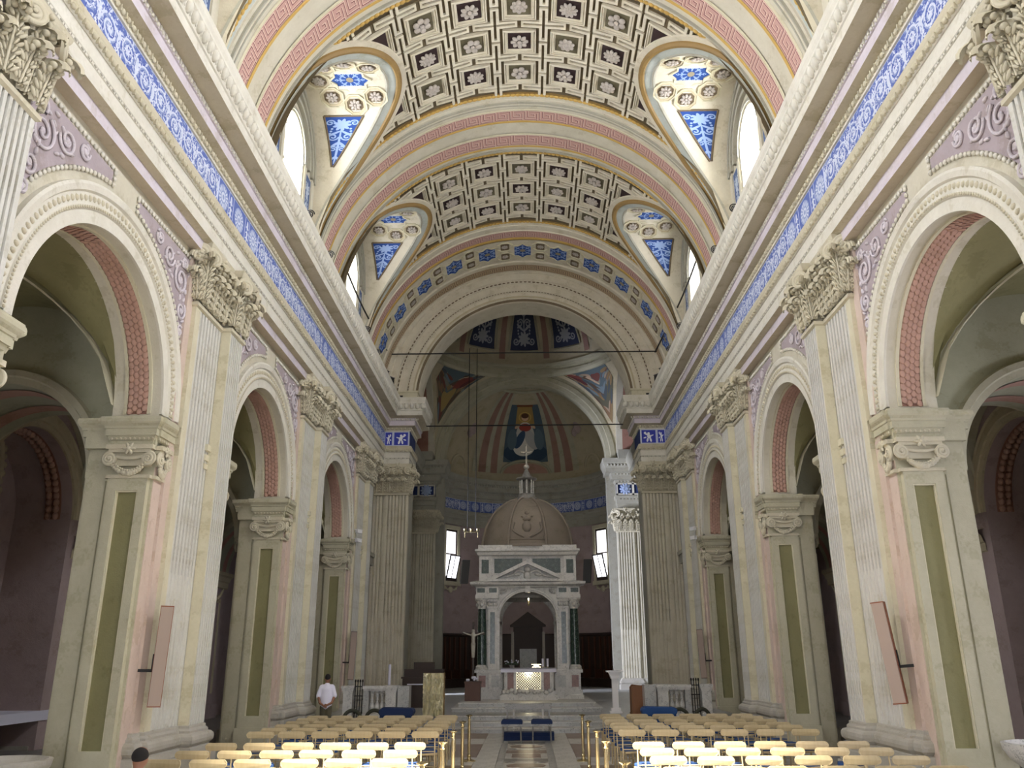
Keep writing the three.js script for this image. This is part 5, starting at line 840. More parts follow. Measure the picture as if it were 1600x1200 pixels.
// ---------- altar table in front of the canopy ----------
{
  const a = group('altar_table', [.07, .7, -32.5]);
  obj('altar_base', [bx(-1.05, 1.05, 0, .18, -.5, .42), bx(-.98, .98, .18, .32, -.48, .36)], M.marble, a);
  obj('altar_block', [bx(-.9, -.78, .32, 1.05, -.45, .28), bx(.78, .9, .32, 1.05, -.45, .28), bx(-.55, -.45, .32, 1.05, -.45, .3), bx(.45, .55, .32, 1.05, -.45, .3), bx(-.9, .9, .98, 1.08, -.47, .3), bx(-.9, .9, .32, 1.0, -.45, -.1)], M.marble, a);
  obj('side_inlay', [bx(-.78, -.55, .34, .98, .0, .22), bx(.55, .78, .34, .98, .0, .22)], M.marbleRed, a);
  obj('gilded_recess', bx(-.45, .45, .36, .98, -.1, -.02), M.goldFoil, a);
  const gr = []; for (let k = -7; k <= 7; k++) { const x = k * .09; for (const d of [-1, 1]) { const p0 = [x - d * .3, .38, .12], p1 = [x + d * .3, .96, .12]; const clip = (p, q) => { const t0 = max(0, min(1, ((-.44) - p[0]) / (q[0] - p[0]))), t1 = max(0, min(1, ((.44) - p[0]) / (q[0] - p[0]))); const a0 = min(t0, t1), a1 = max(t0, t1); return a1 - a0 > .05 ? [[lerp(p[0], q[0], a0), lerp(p[1], q[1], a0), p[2]], [lerp(p[0], q[0], a1), lerp(p[1], q[1], a1), p[2]]] : null; }; const s = clip(p0, p1); if (s) gr.push(rod(s[0], s[1], .012, 4)); } }
  obj('diamond_grille', gr, M.iron, a);
  const bl = obj('small_lamp', bx(-.12, .12, .93, .96, .16, .2), new THREE.MeshStandardMaterial({ color: '#fff', emissive: '#f2f4ff', emissiveIntensity: 1.6 }), a); void bl;
  const rl = new THREE.PointLight('#fff0c8', 1.6); rl.position.set(.07, 1.6, -32.42); rl.castShadow = true; scene.add(rl);
  const rel = []; for (let x = -.9; x <= .9; x += .14) rel.push(ball(.09, x, .3 + .04 * sin(x * 17), .38, 1.1, .9, .5, 6, 4)); obj('flower_carving', rel, M.marble, a);
  tag(a, 'marble altar table with diamond grille over a gilded recess', 'altar');
  const cl = obj('altar_cloth', [bx(-1.0, 1.0, 0, .02, -.5, .36), bx(-1.0, 1.0, -.13, .02, .34, .36), bx(-1.02, -1.0, -.18, .02, -.5, .36), bx(1.0, 1.02, -.18, .02, -.5, .36)], M.linen, scene); cl.position.set(.07, 1.785, -32.5); tag(cl, 'white cloth covering the marble altar table', 'cloth');
  for (const x of [.6, .78]) { const k = group('altar_candle', [x, 1.81, -32.5]); obj('candle_holder', cyl(.05, .04, .04, 0, 0, 0, 10), M.brass, k); obj('wax', cyl(.04, .04, .28, 0, .04, 0, 10), M.linen, k); tag(k, `short thick white altar candle, the one ${x < .7 ? 'touching the gilt book stand' : 'at the edge of the altar cloth'}`, 'candle', 'altar candles'); }
  const bk = group('altar_missal_stand', [.36, 1.81, -32.5]); obj('stand', [bx(-.16, .16, 0, .04, -.1, .1), bx(-.18, .18, .1, .13, -.1, .1), bx(-.1, .1, .02, .12, -.05, .05)], M.brass, bk); tag(bk, 'low gilt book stand beside the altar candles', 'book stand');
  const fl = group('altar_flowers', [-.55, 1.81, -32.5]); obj('bowl', cyl(.06, .1, .1, 0, 0, 0, 10), M.marbleDark, fl); obj('leaves', Array.from({ length: 16 }, () => ball(.05, (rnd() - .5) * .5, .1 + rnd() * .1, (rnd() - .5) * .2, 1.3, .6, 1, 5, 4)), mat('#3d4a38', .9, { plain: true }), fl); obj('blossoms', Array.from({ length: 10 }, () => ball(.03, (rnd() - .5) * .5, .16 + rnd() * .1, (rnd() - .5) * .2, 1, 1, 1, 5, 4)), M.linen, fl); tag(fl, 'low arrangement of flowers on the altar cloth', 'flowers');
}
// ---------- choir stalls, cathedra and dark furniture behind the altar ----------
{
  for (const s of [-1, 1]) {
    const st = group('choir_stall', [0, .42, APZ]); const R = APR - .35;
    const seg = []; for (let i = 0; i <= 14; i++) { const f = s * lerp(.16, 1.35, i / 14); seg.push([R * sin(f), -R * cos(f)]); }
    const P = s > 0 ? seg : seg.slice().reverse();
    obj('back_panelling', carry(P, [[0, 0], [0, 2.95], [.12, 3.0], [.12, 3.12], [-.05, 3.14]]), M.darkWood, st); obj('seat_row', carry(P, [[.0, .5], [.55, .5], [.55, .0]]), M.darkWood, st);
    for (let i = 1; i < 14; i++) { const [x, z] = seg[i]; const f = Math.atan2(x, -z), g = bx(-.05, .05, 0, 2.9, -.02, .1); g.rotateY(-f); obj('stile', at(g, x, 0, z), M.walnut, st); }
    for (let i = 0; i < 7; i++) { const [x, z] = seg[2 * i + 1] || seg[13]; const f = Math.atan2(x, -z), g = bx(-.04, .04, 0, 1.0, 0, .55); g.rotateY(-f); obj('arm_divider', at(g, x, 0, z), M.walnut, st); }
    tag(st, `dark wooden choir stalls round the apse, ${SIDES[s > 0 ? 1 : 0]} side`, 'stalls');
  }
  const th = group('apse_throne', [.05, .42, -53.3]); obj('backboard', [bx(-1.9, 1.9, 0, 3.0, -.3, -.1), bx(-.9, .9, 0, 3.6, -.3, .0), ext(poly([[-1.1, 3.6], [1.1, 3.6], [0, 4.4]]), .4).translate(0, 0, -.3), bx(-1.1, 1.1, 3.5, 3.62, -.3, .12)], M.darkWood, th); for (const q of [-.95, .95]) obj('side_column', cyl(.1, .09, 2.3, q, .9, .12, 12), M.stone, th); obj('seat', [bx(-.5, .5, .3, .8, -.1, .5), bx(-.6, -.5, .3, 1.2, -.1, .5), bx(.5, .6, .3, 1.2, -.1, .5)], M.walnut, th); obj('stone_panel', bx(-.52, .52, 1.0, 2.2, 0, .06), M.marbleGrey, th);
  tag(th, 'dark gabled throne with a pale stone panel seen through the canopy arch', 'throne');
}
// ---------- altar rail: balustrade pieces ----------
function baluster() { return smooth(lathe([[.075, 0], [.075, .05], [.05, .07], [.06, .12], [.085, .2], [.06, .3], [.035, .38], [.05, .42], [.035, .46], [.055, .54], [.075, .6], [.05, .62], [.075, .64], [.075, .68]], 12), .5); }
const balGeo = triUV(clean(baluster()));
{
  for (const s of [-1, 1]) {
    const r = group('altar_rail', [0, .42, -27.95]); const X = (a, b, ...q) => bx(s * a, s * b, ...q);
    for (const [a, b] of [[5.45, 5.82], [4.08, 4.48]]) obj('rail_post', [X(a, b, 0, .1, -.24, .24), X(a + .04, b - .04, .1, .74, -.2, .2), X(a + .02, b - .02, .74, .8, -.22, .22), X(a - .02, b + .02, .86, .94, -.27, .27), X(a, b, .8, .86, -.24, .24)], M.marble, r);
    obj('rail_plinth', X(4.48, 5.15, 0, .1, -.18, .18), M.marble, r); obj('hand_rail', [X(4.46, 5.17, .84, .93, -.22, .22), X(4.46, 5.15, .78, .84, -.16, .16)], M.marble, r); obj('rail_end_panel', X(4.98, 5.15, .1, .78, -.14, .14), M.marbleGrey, r);
    for (let k = 0; k < 3; k++) { const b = meshOf(balGeo, M.marble, 'baluster'); b.position.set(s * (4.57 + k * .16), .1, 0); r.add(b); }
    obj('veined_block', X(3.72, 4.08, 0, .92, -.5, .05), M.marbleGrey, r);
    tag(r, s < 0 ? 'white marble balustrade between the standing man and the gold draped stand' : 'white marble balustrade on the wooden ambo side, beside the blue bench', 'balustrade');
    const g = group('iron_gate', [s * 5.3, .42, -27.8]); for (let k = 0; k < 4; k++) { obj('iron_bar', [bx(k * .075 - .125, k * .075 - .1, 0, 1.05, -.015, .015), ball(.03, k * .075 - .112, 1.08, 0, 1, 1.8, 1, 5, 4)], M.iron, g); } obj('iron_rail', [bx(-.14, .14, .12, .15, -.01, .01), bx(-.14, .14, .62, .65, -.01, .01), bx(-.14, .14, .9, .93, -.01, .01)], M.iron, g);
    tag(g, `small black wrought iron gate in the altar rail, ${SIDES[s > 0 ? 1 : 0]} side`, 'gate');
  }
}
// ---------- chairs ----------
function stadium(w, h, r) { const s = new THREE.Shape(); s.moveTo(-w / 2 + r, -h / 2); s.lineTo(w / 2 - r, -h / 2); s.absarc(w / 2 - r, 0, r, -PI / 2, PI / 2, false); s.lineTo(-w / 2 + r, h / 2); s.absarc(-w / 2 + r, 0, r, PI / 2, PI * 1.5, false); return s; }
function makeChair() {   // faces -z (the altar); back towards +z
  const c = group('church_chair'); const wood = M.oak;
  const bk = ext(stadium(.53, .115, .057), .02, .004, 8); { const p = bk.attributes.position; for (let i = 0; i < p.count; i++) { const x = p.getX(i); p.setZ(i, p.getZ(i) + .5 * x * x - .02); } bk.computeVertexNormals(); }
  obj('back_rail', at(bk, 0, .8, .21), wood, c);
  for (const s of [-1, 1]) { obj('leg', rod([s * .19, 0, .24], [s * .185, .84, .222], .014, 7, .012), wood, c); obj('leg', rod([s * .19, 0, -.2], [s * .18, .43, -.18], .016, 7, .018), wood, c); }
  const seat = ext(stadium(.44, .42, .08), .025, .006, 5); seat.rotateX(PI / 2); obj('seat', at(seat, 0, .455, .02), wood, c);
  const cu = ext(stadium(.41, .38, .07), .03, .012, 5); cu.rotateX(PI / 2); obj('cushion', at(cu, 0, .5, .01), M.blueCloth, c);
  obj('stretcher', [rod([-.19, .2, -.19], [-.19, .22, .235], .009), rod([.19, .2, -.19], [.19, .22, .235], .009), rod([-.19, .21, .02], [.19, .21, .02], .009)], wood, c); obj('back_stretcher', rod([-.185, .5, .23], [.185, .5, .23], .011), wood, c);
  return c;
}
{
  const proto = makeChair(); let first = true;
  const rows = [[-12.1, -12.05], [-13.25, -13.05], [-14.35, -14.2], [-15.35, -15.4], [-17.75, -17.55], [-18.7, -18.4], [-19.5, -19.4], [-20.45, -20.3], [-21.35, -21.2], [-22.25, -22.05]];
  const blueRows = { 4: 1 };
  rows.forEach(([zr, zl], ri) => {
    for (const s of [-1, 1]) for (let k = 0; k < 6; k++) {
      const z = (s > 0 ? zr : zl) + (rnd() - .5) * .07, x = s > 0 ? 2.07 + k * (.69 - .004 * ri) : -1.93 - k * .645;
      if (ri === 0 && s < 0 && k > 4) continue;
      const c = first ? proto : copyOf(proto); first = false; c.position.set(x + (rnd() - .5) * .05, 0, z); c.rotation.y = (rnd() - .5) * .09;
      tag(c, `${ORD[k]} wooden chair from the brass posts, ${ORD[rows.length - 1 - ri]} row from the altar, ${SIDES[s > 0 ? 1 : 0]} side`, 'chair', 'wooden chairs with blue seats');
    }
  });
}
// ---------- brass posts along the aisle ----------
{
  const p = group('brass_post'); obj('post_base', smooth(lathe([[0, 0], [.15, 0], [.15, .02], [.12, .035], [.05, .05], [.035, .09], [.05, .12], [.03, .15]], 18), .5), M.brass, p); obj('post_shaft', smooth(lathe([[.03, .14], [.033, .2], [.036, .5], [.034, .8], [.026, .86]], 14), .4), M.brass, p); obj('post_top', smooth(lathe([[.026, .85], [.045, .87], [.03, .89], [.035, .93], [.075, .955], [.078, .965], [.05, .975], [0, .985]], 16), .5), M.brass, p);
  let first = true; const zs = [-11.4, -14.1, -15.95, -18.25, -20.2];
  zs.forEach((z, i) => { for (const s of [-1, 1]) { const c = first ? p : copyOf(p); first = false; c.position.set(s * 1.28, 0, z + (rnd() - .5) * .1); tag(c, `${ORD[4 - i]} brass barrier post from the altar along the chairs, ${SIDES[s > 0 ? 1 : 0]} side`, 'post', 'brass posts along the aisle'); } });
}
// ---------- people ----------
function body(bones, box, cell, blend = .05) {   // bones [[a, b, ra, rb], ...] -> one skin
  const n = [0, 1, 2].map(k => Math.ceil((box[1][k] - box[0][k]) / cell)), N = max(...n) + 2, size = N * cell, mc = new MarchingCubes(N, M.skin, false, false, 60000); mc.isolation = 0; mc.reset();
  const o = box[0];
  for (let k = 0; k < N; k++) for (let j = 0; j < N; j++) for (let i = 0; i < N; i++) {
    const p = [o[0] + i * cell, o[1] + j * cell, o[2] + k * cell]; let d = 9;
    for (const [a, b, ra, rb, sx = 1] of bones) { const ab = b.map((q, t) => q - a[t]), ap = p.map((q, t) => q - a[t]), l = ab[0] ** 2 + ab[1] ** 2 + ab[2] ** 2, t = max(0, min(1, (ap[0] * ab[0] + ap[1] * ab[1] + ap[2] * ab[2]) / (l || 1))); const q = Math.hypot((ap[0] - ab[0] * t) / sx, ap[1] - ab[1] * t, ap[2] - ab[2] * t) - lerp(ra, rb, t); const h = max(blend - abs(d - q), 0) / blend; d = min(d, q) - h * h * blend * .25; }
    mc.field[i + j * N + k * N * N] = -d;
  }
  mc.update(); const c = mc.count, P = mc.positionArray.slice(0, c * 3), Q = mc.normalArray.slice(0, c * 3); const g = new THREE.BufferGeometry();
  for (let i = 0; i < c; i++) { for (let q = 0; q < 3; q++) P[3 * i + q] = o[q] + (P[3 * i + q] + 1) / 2 * size; }
  g.setAttribute('position', new THREE.BufferAttribute(new Float32Array(P), 3)); g.setAttribute('normal', new THREE.BufferAttribute(new Float32Array(Q), 3)); return clean(g);
}
{
  // man seen from behind, hands joined behind his back
  const p = group('person', [-5.78, 0, -25.5], .12);   // local -z = the way he faces
  const skin = [[[0, 1.44, 0], [0, 1.54, -.02], .06, .055], [[0, 1.6, -.03], [0, 1.68, -.03], .085, .088], [[0, 1.56, -.06], [0, 1.58, -.07], .06, .06], [[-.25, 1.2, .05], [-.2, .98, .14], .047, .038], [[.25, 1.2, .05], [.2, .98, .14], .047, .038], [[-.2, .98, .14], [-.03, .9, .2], .036, .032], [[.2, .98, .14], [.03, .92, .2], .036, .032]];
  const head = body(skin.slice(0, 3).concat([[[-.088, 1.61, -.02], [-.088, 1.64, -.02], .018, .02], [[.088, 1.61, -.02], [.088, 1.64, -.02], .018, .02], [[0, 1.6, -.12], [0, 1.62, -.115], .016, .012]]), [[-.14, 1.4, -.17], [.14, 1.82, .1]], .012, .03);
  const arms = [-1, 1].flatMap(s => [rod([s * .27, 1.16, .06], [s * .2, .98, .15], .045, 10, .036), rod([s * .2, .98, .15], [s * .05, .9 + (s > 0 ? .02 : 0), .2], .036, 10, .028)]);
  const hands = []; for (const s of [-1, 1]) { hands.push(ball(.042, s * .03, .9 + (s > 0 ? .02 : -.01), .21, 1.2, .8, .5, 10, 8)); for (let f = 0; f < 4; f++) hands.push(rod([s * .01, .915 - f * .016 + (s > 0 ? .02 : -.01), .225], [-s * (.055 - .006 * abs(f - 1.5)), .91 - f * .016 + (s > 0 ? .015 : -.015), .228], .0085, 6)); hands.push(rod([s * .03, .935, .22], [s * .0, .955, .235], .009, 6)); }
  obj('body', [head, ...arms, ...hands], M.skin, p);
  obj('hair', (() => { const g = new THREE.SphereGeometry(.098, 18, 12, 0, 2 * PI, 0, 1.75); g.scale(.98, 1.02, 1.08); g.rotateX(.45); g.translate(0, 1.665, -.015); return g; })(), M.hair, p);
  obj('polo_shirt', body([[[0, .94, .02], [0, 1.1, .0], .16, .165, 1.18], [[0, 1.1, 0], [0, 1.32, .02], .165, .15, 1.25], [[-.13, 1.39, .01], [.13, 1.39, .01], .08, .08], [[-.19, 1.38, .01], [-.275, 1.17, .055], .078, .07], [[.19, 1.38, .01], [.275, 1.17, .055], .078, .07], [[0, 1.42, 0], [0, 1.475, -.01], .075, .062]], [[-.4, .7, -.28], [.4, 1.52, .28]], .017, .06), M.shirt, p);
  obj('trousers', body([[[-.09, .84, .02], [-.1, .48, .0], .115, .082], [[.09, .84, .02], [.1, .48, .0], .115, .082], [[-.1, .48, 0], [-.1, .1, .03], .082, .062], [[.1, .48, 0], [.1, .1, .03], .082, .062]], [[-.26, .03, -.2], [.26, .98, .2]], .017, .04), M.trousers, p);
  for (const s of [-1, 1]) obj('shoe', [ball(.055, s * .1, .045, -.06, .9, .8, 2.2, 10, 8)], M.black, p);
  p.scale.set(.86, 1, .95);
  tag(p, 'standing person in a white polo shirt with hands clasped behind the back', 'person');
  // seated person, only head and shoulder in view
  const q = group('person', [-4.42, 0, -10.35], 0);
  obj('body', [body([[[0, 1.0, .02], [0, 1.08, 0], .055, .052], [[0, 1.12, -.02], [0, 1.18, -.02], .084, .082], [[0, 1.09, -.06], [0, 1.1, -.07], .055, .055]], [[-.14, .94, -.17], [.14, 1.32, .12]], .014, .03), ...[-1, 1].flatMap(s => [rod([s * .24, .72, 0], [s * .2, .58, -.22], .042, 8), ball(.045, s * .18, .57, -.28, .8, .7, 1.2, 8, 6)])], M.skin, q);
  obj('hair', (() => { const g = new THREE.SphereGeometry(.094, 18, 12, 0, 2 * PI, 0, 1.8); g.rotateX(.4); g.translate(0, 1.165, -.005); return g; })(), M.hair, q);
  obj('white_shirt', body([[[0, .5, .04], [0, .85, .04], .15, .16, 1.2], [[-.14, .93, .03], [.14, .93, .03], .08, .08], [[-.19, .92, .03], [-.25, .72, 0], .075, .065], [[.19, .92, .03], [.25, .72, 0], .075, .065]], [[-.38, .38, -.22], [.38, 1.06, .28]], .018, .06), M.shirt, q);
  obj('trousers', body([[[-.09, .5, .02], [-.1, .5, -.4], .09, .075], [[.09, .5, .02], [.1, .5, -.4], .09, .075], [[-.1, .5, -.4], [-.1, .08, -.42], .07, .055], [[.1, .5, -.4], [.1, .08, -.42], .07, .055]], [[-.24, .02, -.55], [.24, .64, .14]], .02, .04), M.trousers, q);
  tag(q, 'seated person in a white shirt behind the last row of chairs', 'person');
  const ch = scene.getObjectByName('church_chair'); const c = copyOf(ch, [-4.42, -.02, -10.35], 0); tag(c, 'wooden chair on which the seated person in white sits', 'chair', 'wooden chairs with blue seats');
}
// ---------- long column loudspeakers on the piers ----------
{
  for (const s of [-1, 1]) for (const [z, x0, tilt, n] of [[-15.2, 6.4, s < 0 ? .02 : .09, 0], [-31.9, 6.42, .03, 1]]) {
    const g = group('column_speaker', [s * x0, 1.45, z]); g.rotation.z = s * tilt; g.rotation.order = 'YXZ'; g.rotation.y = -s * (n ? .2 : s > 0 ? .55 : .4);
    obj('speaker_grille', bx(-.1, .1, .0, 1.65, .02, .1), M.speaker, g); obj('speaker_case', [bx(-.11, .11, 0, 1.65, -.12, .03), bx(-.11, .11, -.02, 0, -.12, .1), bx(-.11, .11, 1.65, 1.67, -.12, .1)], n ? M.walnut : M.speakerEdge, g); obj('wall_bracket', [bx(s * .1, s * .34, .55, .6, -.06, -.02), bx(s * .1, s * .13, .55, .85, -.06, -.02)], M.iron, g);
    tag(g, `${n ? 'dark brown' : 'pale brown'} column loudspeaker hung on the pier ${n ? 'nearest the altar' : 'by the rear chairs'}, ${SIDES[s > 0 ? 1 : 0]} side`, 'speaker');
  }
}
// ---------- furniture by the altar rail ----------
{
  const l = group('lectern', [2.95, .42, -29.5]); obj('lectern_base', [bx(-.2, .2, 0, .06, -.2, .2), bx(-.16, .16, .06, .16, -.16, .16)], M.whitePlastic, l); obj('lectern_column', bx(-.1, .1, .16, 1.08, -.1, .1), M.whitePlastic, l); obj('lectern_head', [ext(poly([[-.12, 1.06], [.12, 1.06], [.2, 1.28], [-.2, 1.28]]), .36).translate(0, 0, -.18), bx(-.27, .27, 1.28, 1.33, -.24, .24)], M.whitePlastic, l); obj('microphone', [rod([-.02, 1.33, 0], [-.05, 1.45, .02], .008, 5), ball(.02, -.05, 1.46, .02)], M.iron, l); tag(l, 'white column lectern with microphone beside the altar steps', 'lectern');
  const d = group('draped_stand', [-2.98, .42, -28.5]);
  const R = []; for (let i = 0; i <= 60; i++) { const y = 1.3 * i / 60, r = []; for (let j = 0; j <= 36; j++) { const u = j / 36 * 2 - 1, ridge = q => 1 - abs(q * 2 - 1); const a = ridge(fbm(u * .22 + .3 + y * .05, y * .1)), b = ridge(fbm(u * .5 - y * .12, y * .22 + .4)), tri = Math.exp(-(((abs(u) - .42 * (1.15 - y)) / .13) ** 2)) * (y < .95 ? 1 : .2); r.push([u * .33, y, .14 + .2 * a * a + .07 * b + .07 * tri]); } R.push(r); }
  obj('gold_drape', [smooth(quads(R), .35)], M.goldFoil, d); obj('stand_frame', [bx(-.33, .33, 0, 1.3, -.12, .14)], M.gold, d); obj('dark_boss', ball(.05, -.02, .55, .3, 1, 1, .6), M.iron, d); tag(d, 'tall stand draped in crumpled gold cloth beside the altar steps', 'stand');
  const w = group('wooden_ambo', [3.68, .42, -28.95]); obj('ambo_body', [ext(poly([[-.28, 0], [.28, 0], [.28, .62], [.22, .86], [-.2, .9], [-.28, .82]]), .6).translate(0, 0, -.3), bx(-.3, .3, 0, .05, -.32, .32)], M.cherry, w); obj('ambo_panel', [bx(-.2, .22, .08, .5, .3, .32)], M.cherry, w); tag(w, 'low reddish wooden ambo with sloping top behind the blue bench', 'ambo');
  for (const [s, x, m, wd] of [[-1, -3.88, M.navy, 1.0], [1, 3.94, M.blueCloth, 1.0]]) { const b = group('bench', [x, 0, -26.6]); const top = ext(stadium(wd, .2, .08), .5, .02, 6); top.translate(0, .66, -.25); obj('bench_cushion', top, m, b); obj('bench_skirt', bx(-wd / 2 + .02, wd / 2 - .02, .1, .6, -.24, .24), m, b); for (const q of [-1, 1]) for (const r of [-1, 1]) obj('leg', bx(q * .38 - .02, q * .38 + .02, 0, .12, r * .2 - .02, r * .2 + .02), M.walnut, b); tag(b, s < 0 ? 'dark navy cloth-covered bench in front of the marble rail' : 'blue padded bench in front of the wooden ambo', 'bench'); }
  const pk = group('prie_dieu', [.05, 0, -25.6]);
  obj('arm_rest', [bx(-.68, .68, .88, .93, -.2, .14), bx(-.66, .66, .78, .88, .08, .12)], M.marbleDark, pk); for (const q of [-.6, -.42, .42, .6]) obj('upright', bx(q - .025, q + .025, .1, .88, -.05, .05), abs(q) < .5 ? M.marble : M.marbleDark, pk); obj('kneeling_board', [bx(-.72, .72, .08, .2, .2, .62), bx(-.72, .72, 0, .1, -.1, .7)], M.navy, pk); tag(pk, 'long dark kneeling desk with pale uprights before the altar steps', 'kneeler');
  for (const [i, x] of [[0, -.4], [1, .42]]) { const t = group('stool', [x, 0, -24.6]); const cu = ext(stadium(.56, .12, .055), .4, .015, 6); cu.translate(0, .5, -.2); obj('cushion', cu, M.navy, t); obj('seat_frame', [bx(-.27, .27, .4, .46, -.22, .22)], M.marbleDark, t); for (const q of [-1, 1]) for (const r of [-1, 1]) obj('leg', rod([q * .25, 0, r * .2], [q * .24, .42, r * .19], .022, 6), M.marbleDark, t); tag(t, `dark cushioned stool before the kneeling desk, on the ${SIDES[i]} side`, 'stool'); }
  // crucifix on its stand, left of the canopy
  const cx = group('standing_crucifix', [-1.95, .7, -31.9]); obj('wooden_base', [bx(-.28, .28, 0, .6, -.25, .25), bx(-.3, .3, .6, .66, -.27, .27)], M.walnut, cx); obj('cross', [bx(-.035, .035, .66, 2.75, -.03, .03), bx(-.42, .42, 2.28, 2.36, -.03, .03)], M.darkWood, cx); obj('figure', [body([[[0, 2.36, .07], [0, 2.42, .09], .05, .055], [[0, 2.28, .07], [0, 1.98, .08], .075, .06], [[-.04, 1.95, .08], [-.03, 1.5, .07], .045, .03], [[.04, 1.95, .08], [.03, 1.5, .07], .045, .03], [[-.06, 2.25, .07], [-.38, 2.36, .04], .03, .022], [[.06, 2.25, .07], [.38, 2.36, .04], .03, .022]], [[-.44, 1.42, -.05], [.44, 2.52, .2]], .018, .04)], M.stone, cx); obj('flowers', Array.from({ length: 8 }, () => ball(.05, (rnd() - .5) * .4, .7 + rnd() * .1, .2 + rnd() * .05, 1, 1, 1, 5, 4)), M.linen, cx); tag(cx, 'standing crucifix on a dark wooden base beside the canopy', 'crucifix');
  const pc = group('paschal_candle', [-4.6, .42, -29.4]); obj('candle_stand', lathe([[0, 0], [.16, 0], [.16, .04], [.05, .1], [.03, .3], [.045, .5], [.03, .7], [.08, .78]], 14), M.marble, pc); obj('wax', cyl(.05, .045, .78, 0, .78, 0, 12), M.linen, pc); tag(pc, 'tall white candle standing behind the marble balustrade', 'candle');
  // dark carved angel torch-bearers / wreath props at the rail feet
  for (const s of [-1, 1]) for (const [k, dx] of [[0, 4.62], [1, 5.3]]) { const e = group('wreath_stand', [s * dx, 0, -26.95], k * .4); const a = new THREE.TorusGeometry(.26, .055, 8, 24, PI); a.rotateZ(-.1); obj('wreath', at(a, 0, .42, 0), mat('#3f4034', .9, { plain: true }), e); obj('stand_leg', [rod([-.26, 0, .05], [-.26, .42, 0], .03), rod([.26, 0, .05], [.26, .42, 0], .03), bx(-.3, -.2, 0, .06, -.08, .1)], M.iron, e); tag(e, `dark arched wreath stand ${k ? 'by the iron gate' : 'below the balusters'}, ${SIDES[s > 0 ? 1 : 0]} side`, 'stand'); }
  const or = group('organ_console', [-3.9, .42, -33.2]); obj('console_case', [bx(-.75, .75, 0, 1.05, -.4, .4), bx(-.75, .75, 1.05, 1.35, -.4, .0), bx(-.8, .8, 1.02, 1.08, -.42, .44)], M.darkWood, or); obj('keyboard', bx(-.55, .55, .8, .84, .4, .55), M.linen, or); obj('music_desk', bx(-.4, .4, 1.35, 1.6, -.1, -.06), M.darkWood, or); tag(or, 'dark wooden organ console behind the gold draped stand', 'organ');
}
// ---------- fonts and side table in the aisles ----------
{
  const f = group('stone_font', [-6.95, 0, -11.95]); obj('bowl', smooth(lathe([[.2, .5], [.3, .56], [.5, .72], [.58, .86], [.6, .95], [.54, .96], [.5, .9], [.3, .74], [0, .7]], 32), .4), M.stone, f); obj('pedestal', smooth(lathe([[.34, 0], [.34, .1], [.22, .16], [.15, .3], [.17, .45], [.24, .52]], 24), .4), M.stone, f); tag(f, "round stone font with a dark hollow bowl in the arch, standing man's side", 'font');
  const g = copyOf(f, [7.85, 0, -13.7]); g.traverse(m => { if (m.isMesh) m.material = M.marble; }); tag(g, "white marble font in the arch, white lectern's side", 'font');
  const t = group('side_altar_table', [-13.2, 0, -22.2]); obj('table_top', bx(-.6, .6, .86, .92, -1.1, 1.1), M.stone, t); for (const q of [-1, 1]) obj('support', [bx(-.35, .35, .1, .86, q * .8 - .15, q * .8 + .15), bx(-.45, .45, 0, .1, q * .8 - .22, q * .8 + .22)], M.stone, t); tag(t, 'small stone side altar in the aisle chapel', 'altar');
  const cl = obj('table_cloth', [bx(-.64, .64, .0, .02, -1.16, 1.16), bx(.62, .645, -.22, .02, -1.16, 1.16), bx(-.3, .6, -.75, .02, -1.18, -1.15), bx(-.64, .64, -.3, .02, 1.14, 1.17)], M.linen, scene); cl.position.set(-13.2, .93, -22.2); tag(cl, 'white lilac-tinted cloth on the aisle side altar', 'cloth');
  // dark robed statue in the aisle behind the first pier
  const s = group('statue', [-9.2, 0, -23.6]); obj('statue_base', bx(-.35, .35, 0, .25, -.35, .35), M.darkWood, s); obj('robed_figure', body([[[0, .3, 0], [0, 1.2, 0], .26, .2], [[0, 1.2, 0], [0, 1.62, 0], .2, .16], [[0, 1.7, 0], [0, 1.9, .02], .06, .1], [[.18, 1.6, 0], [.3, 1.5, .2], .07, .06], [[-.18, 1.6, 0], [-.22, 1.25, .16], .07, .05]], [[-.5, .2, -.4], [.5, 2.05, .4]], .03, .08), M.black, s); tag(s, 'dark robed statue standing in the aisle behind the speaker pier', 'statue');
}
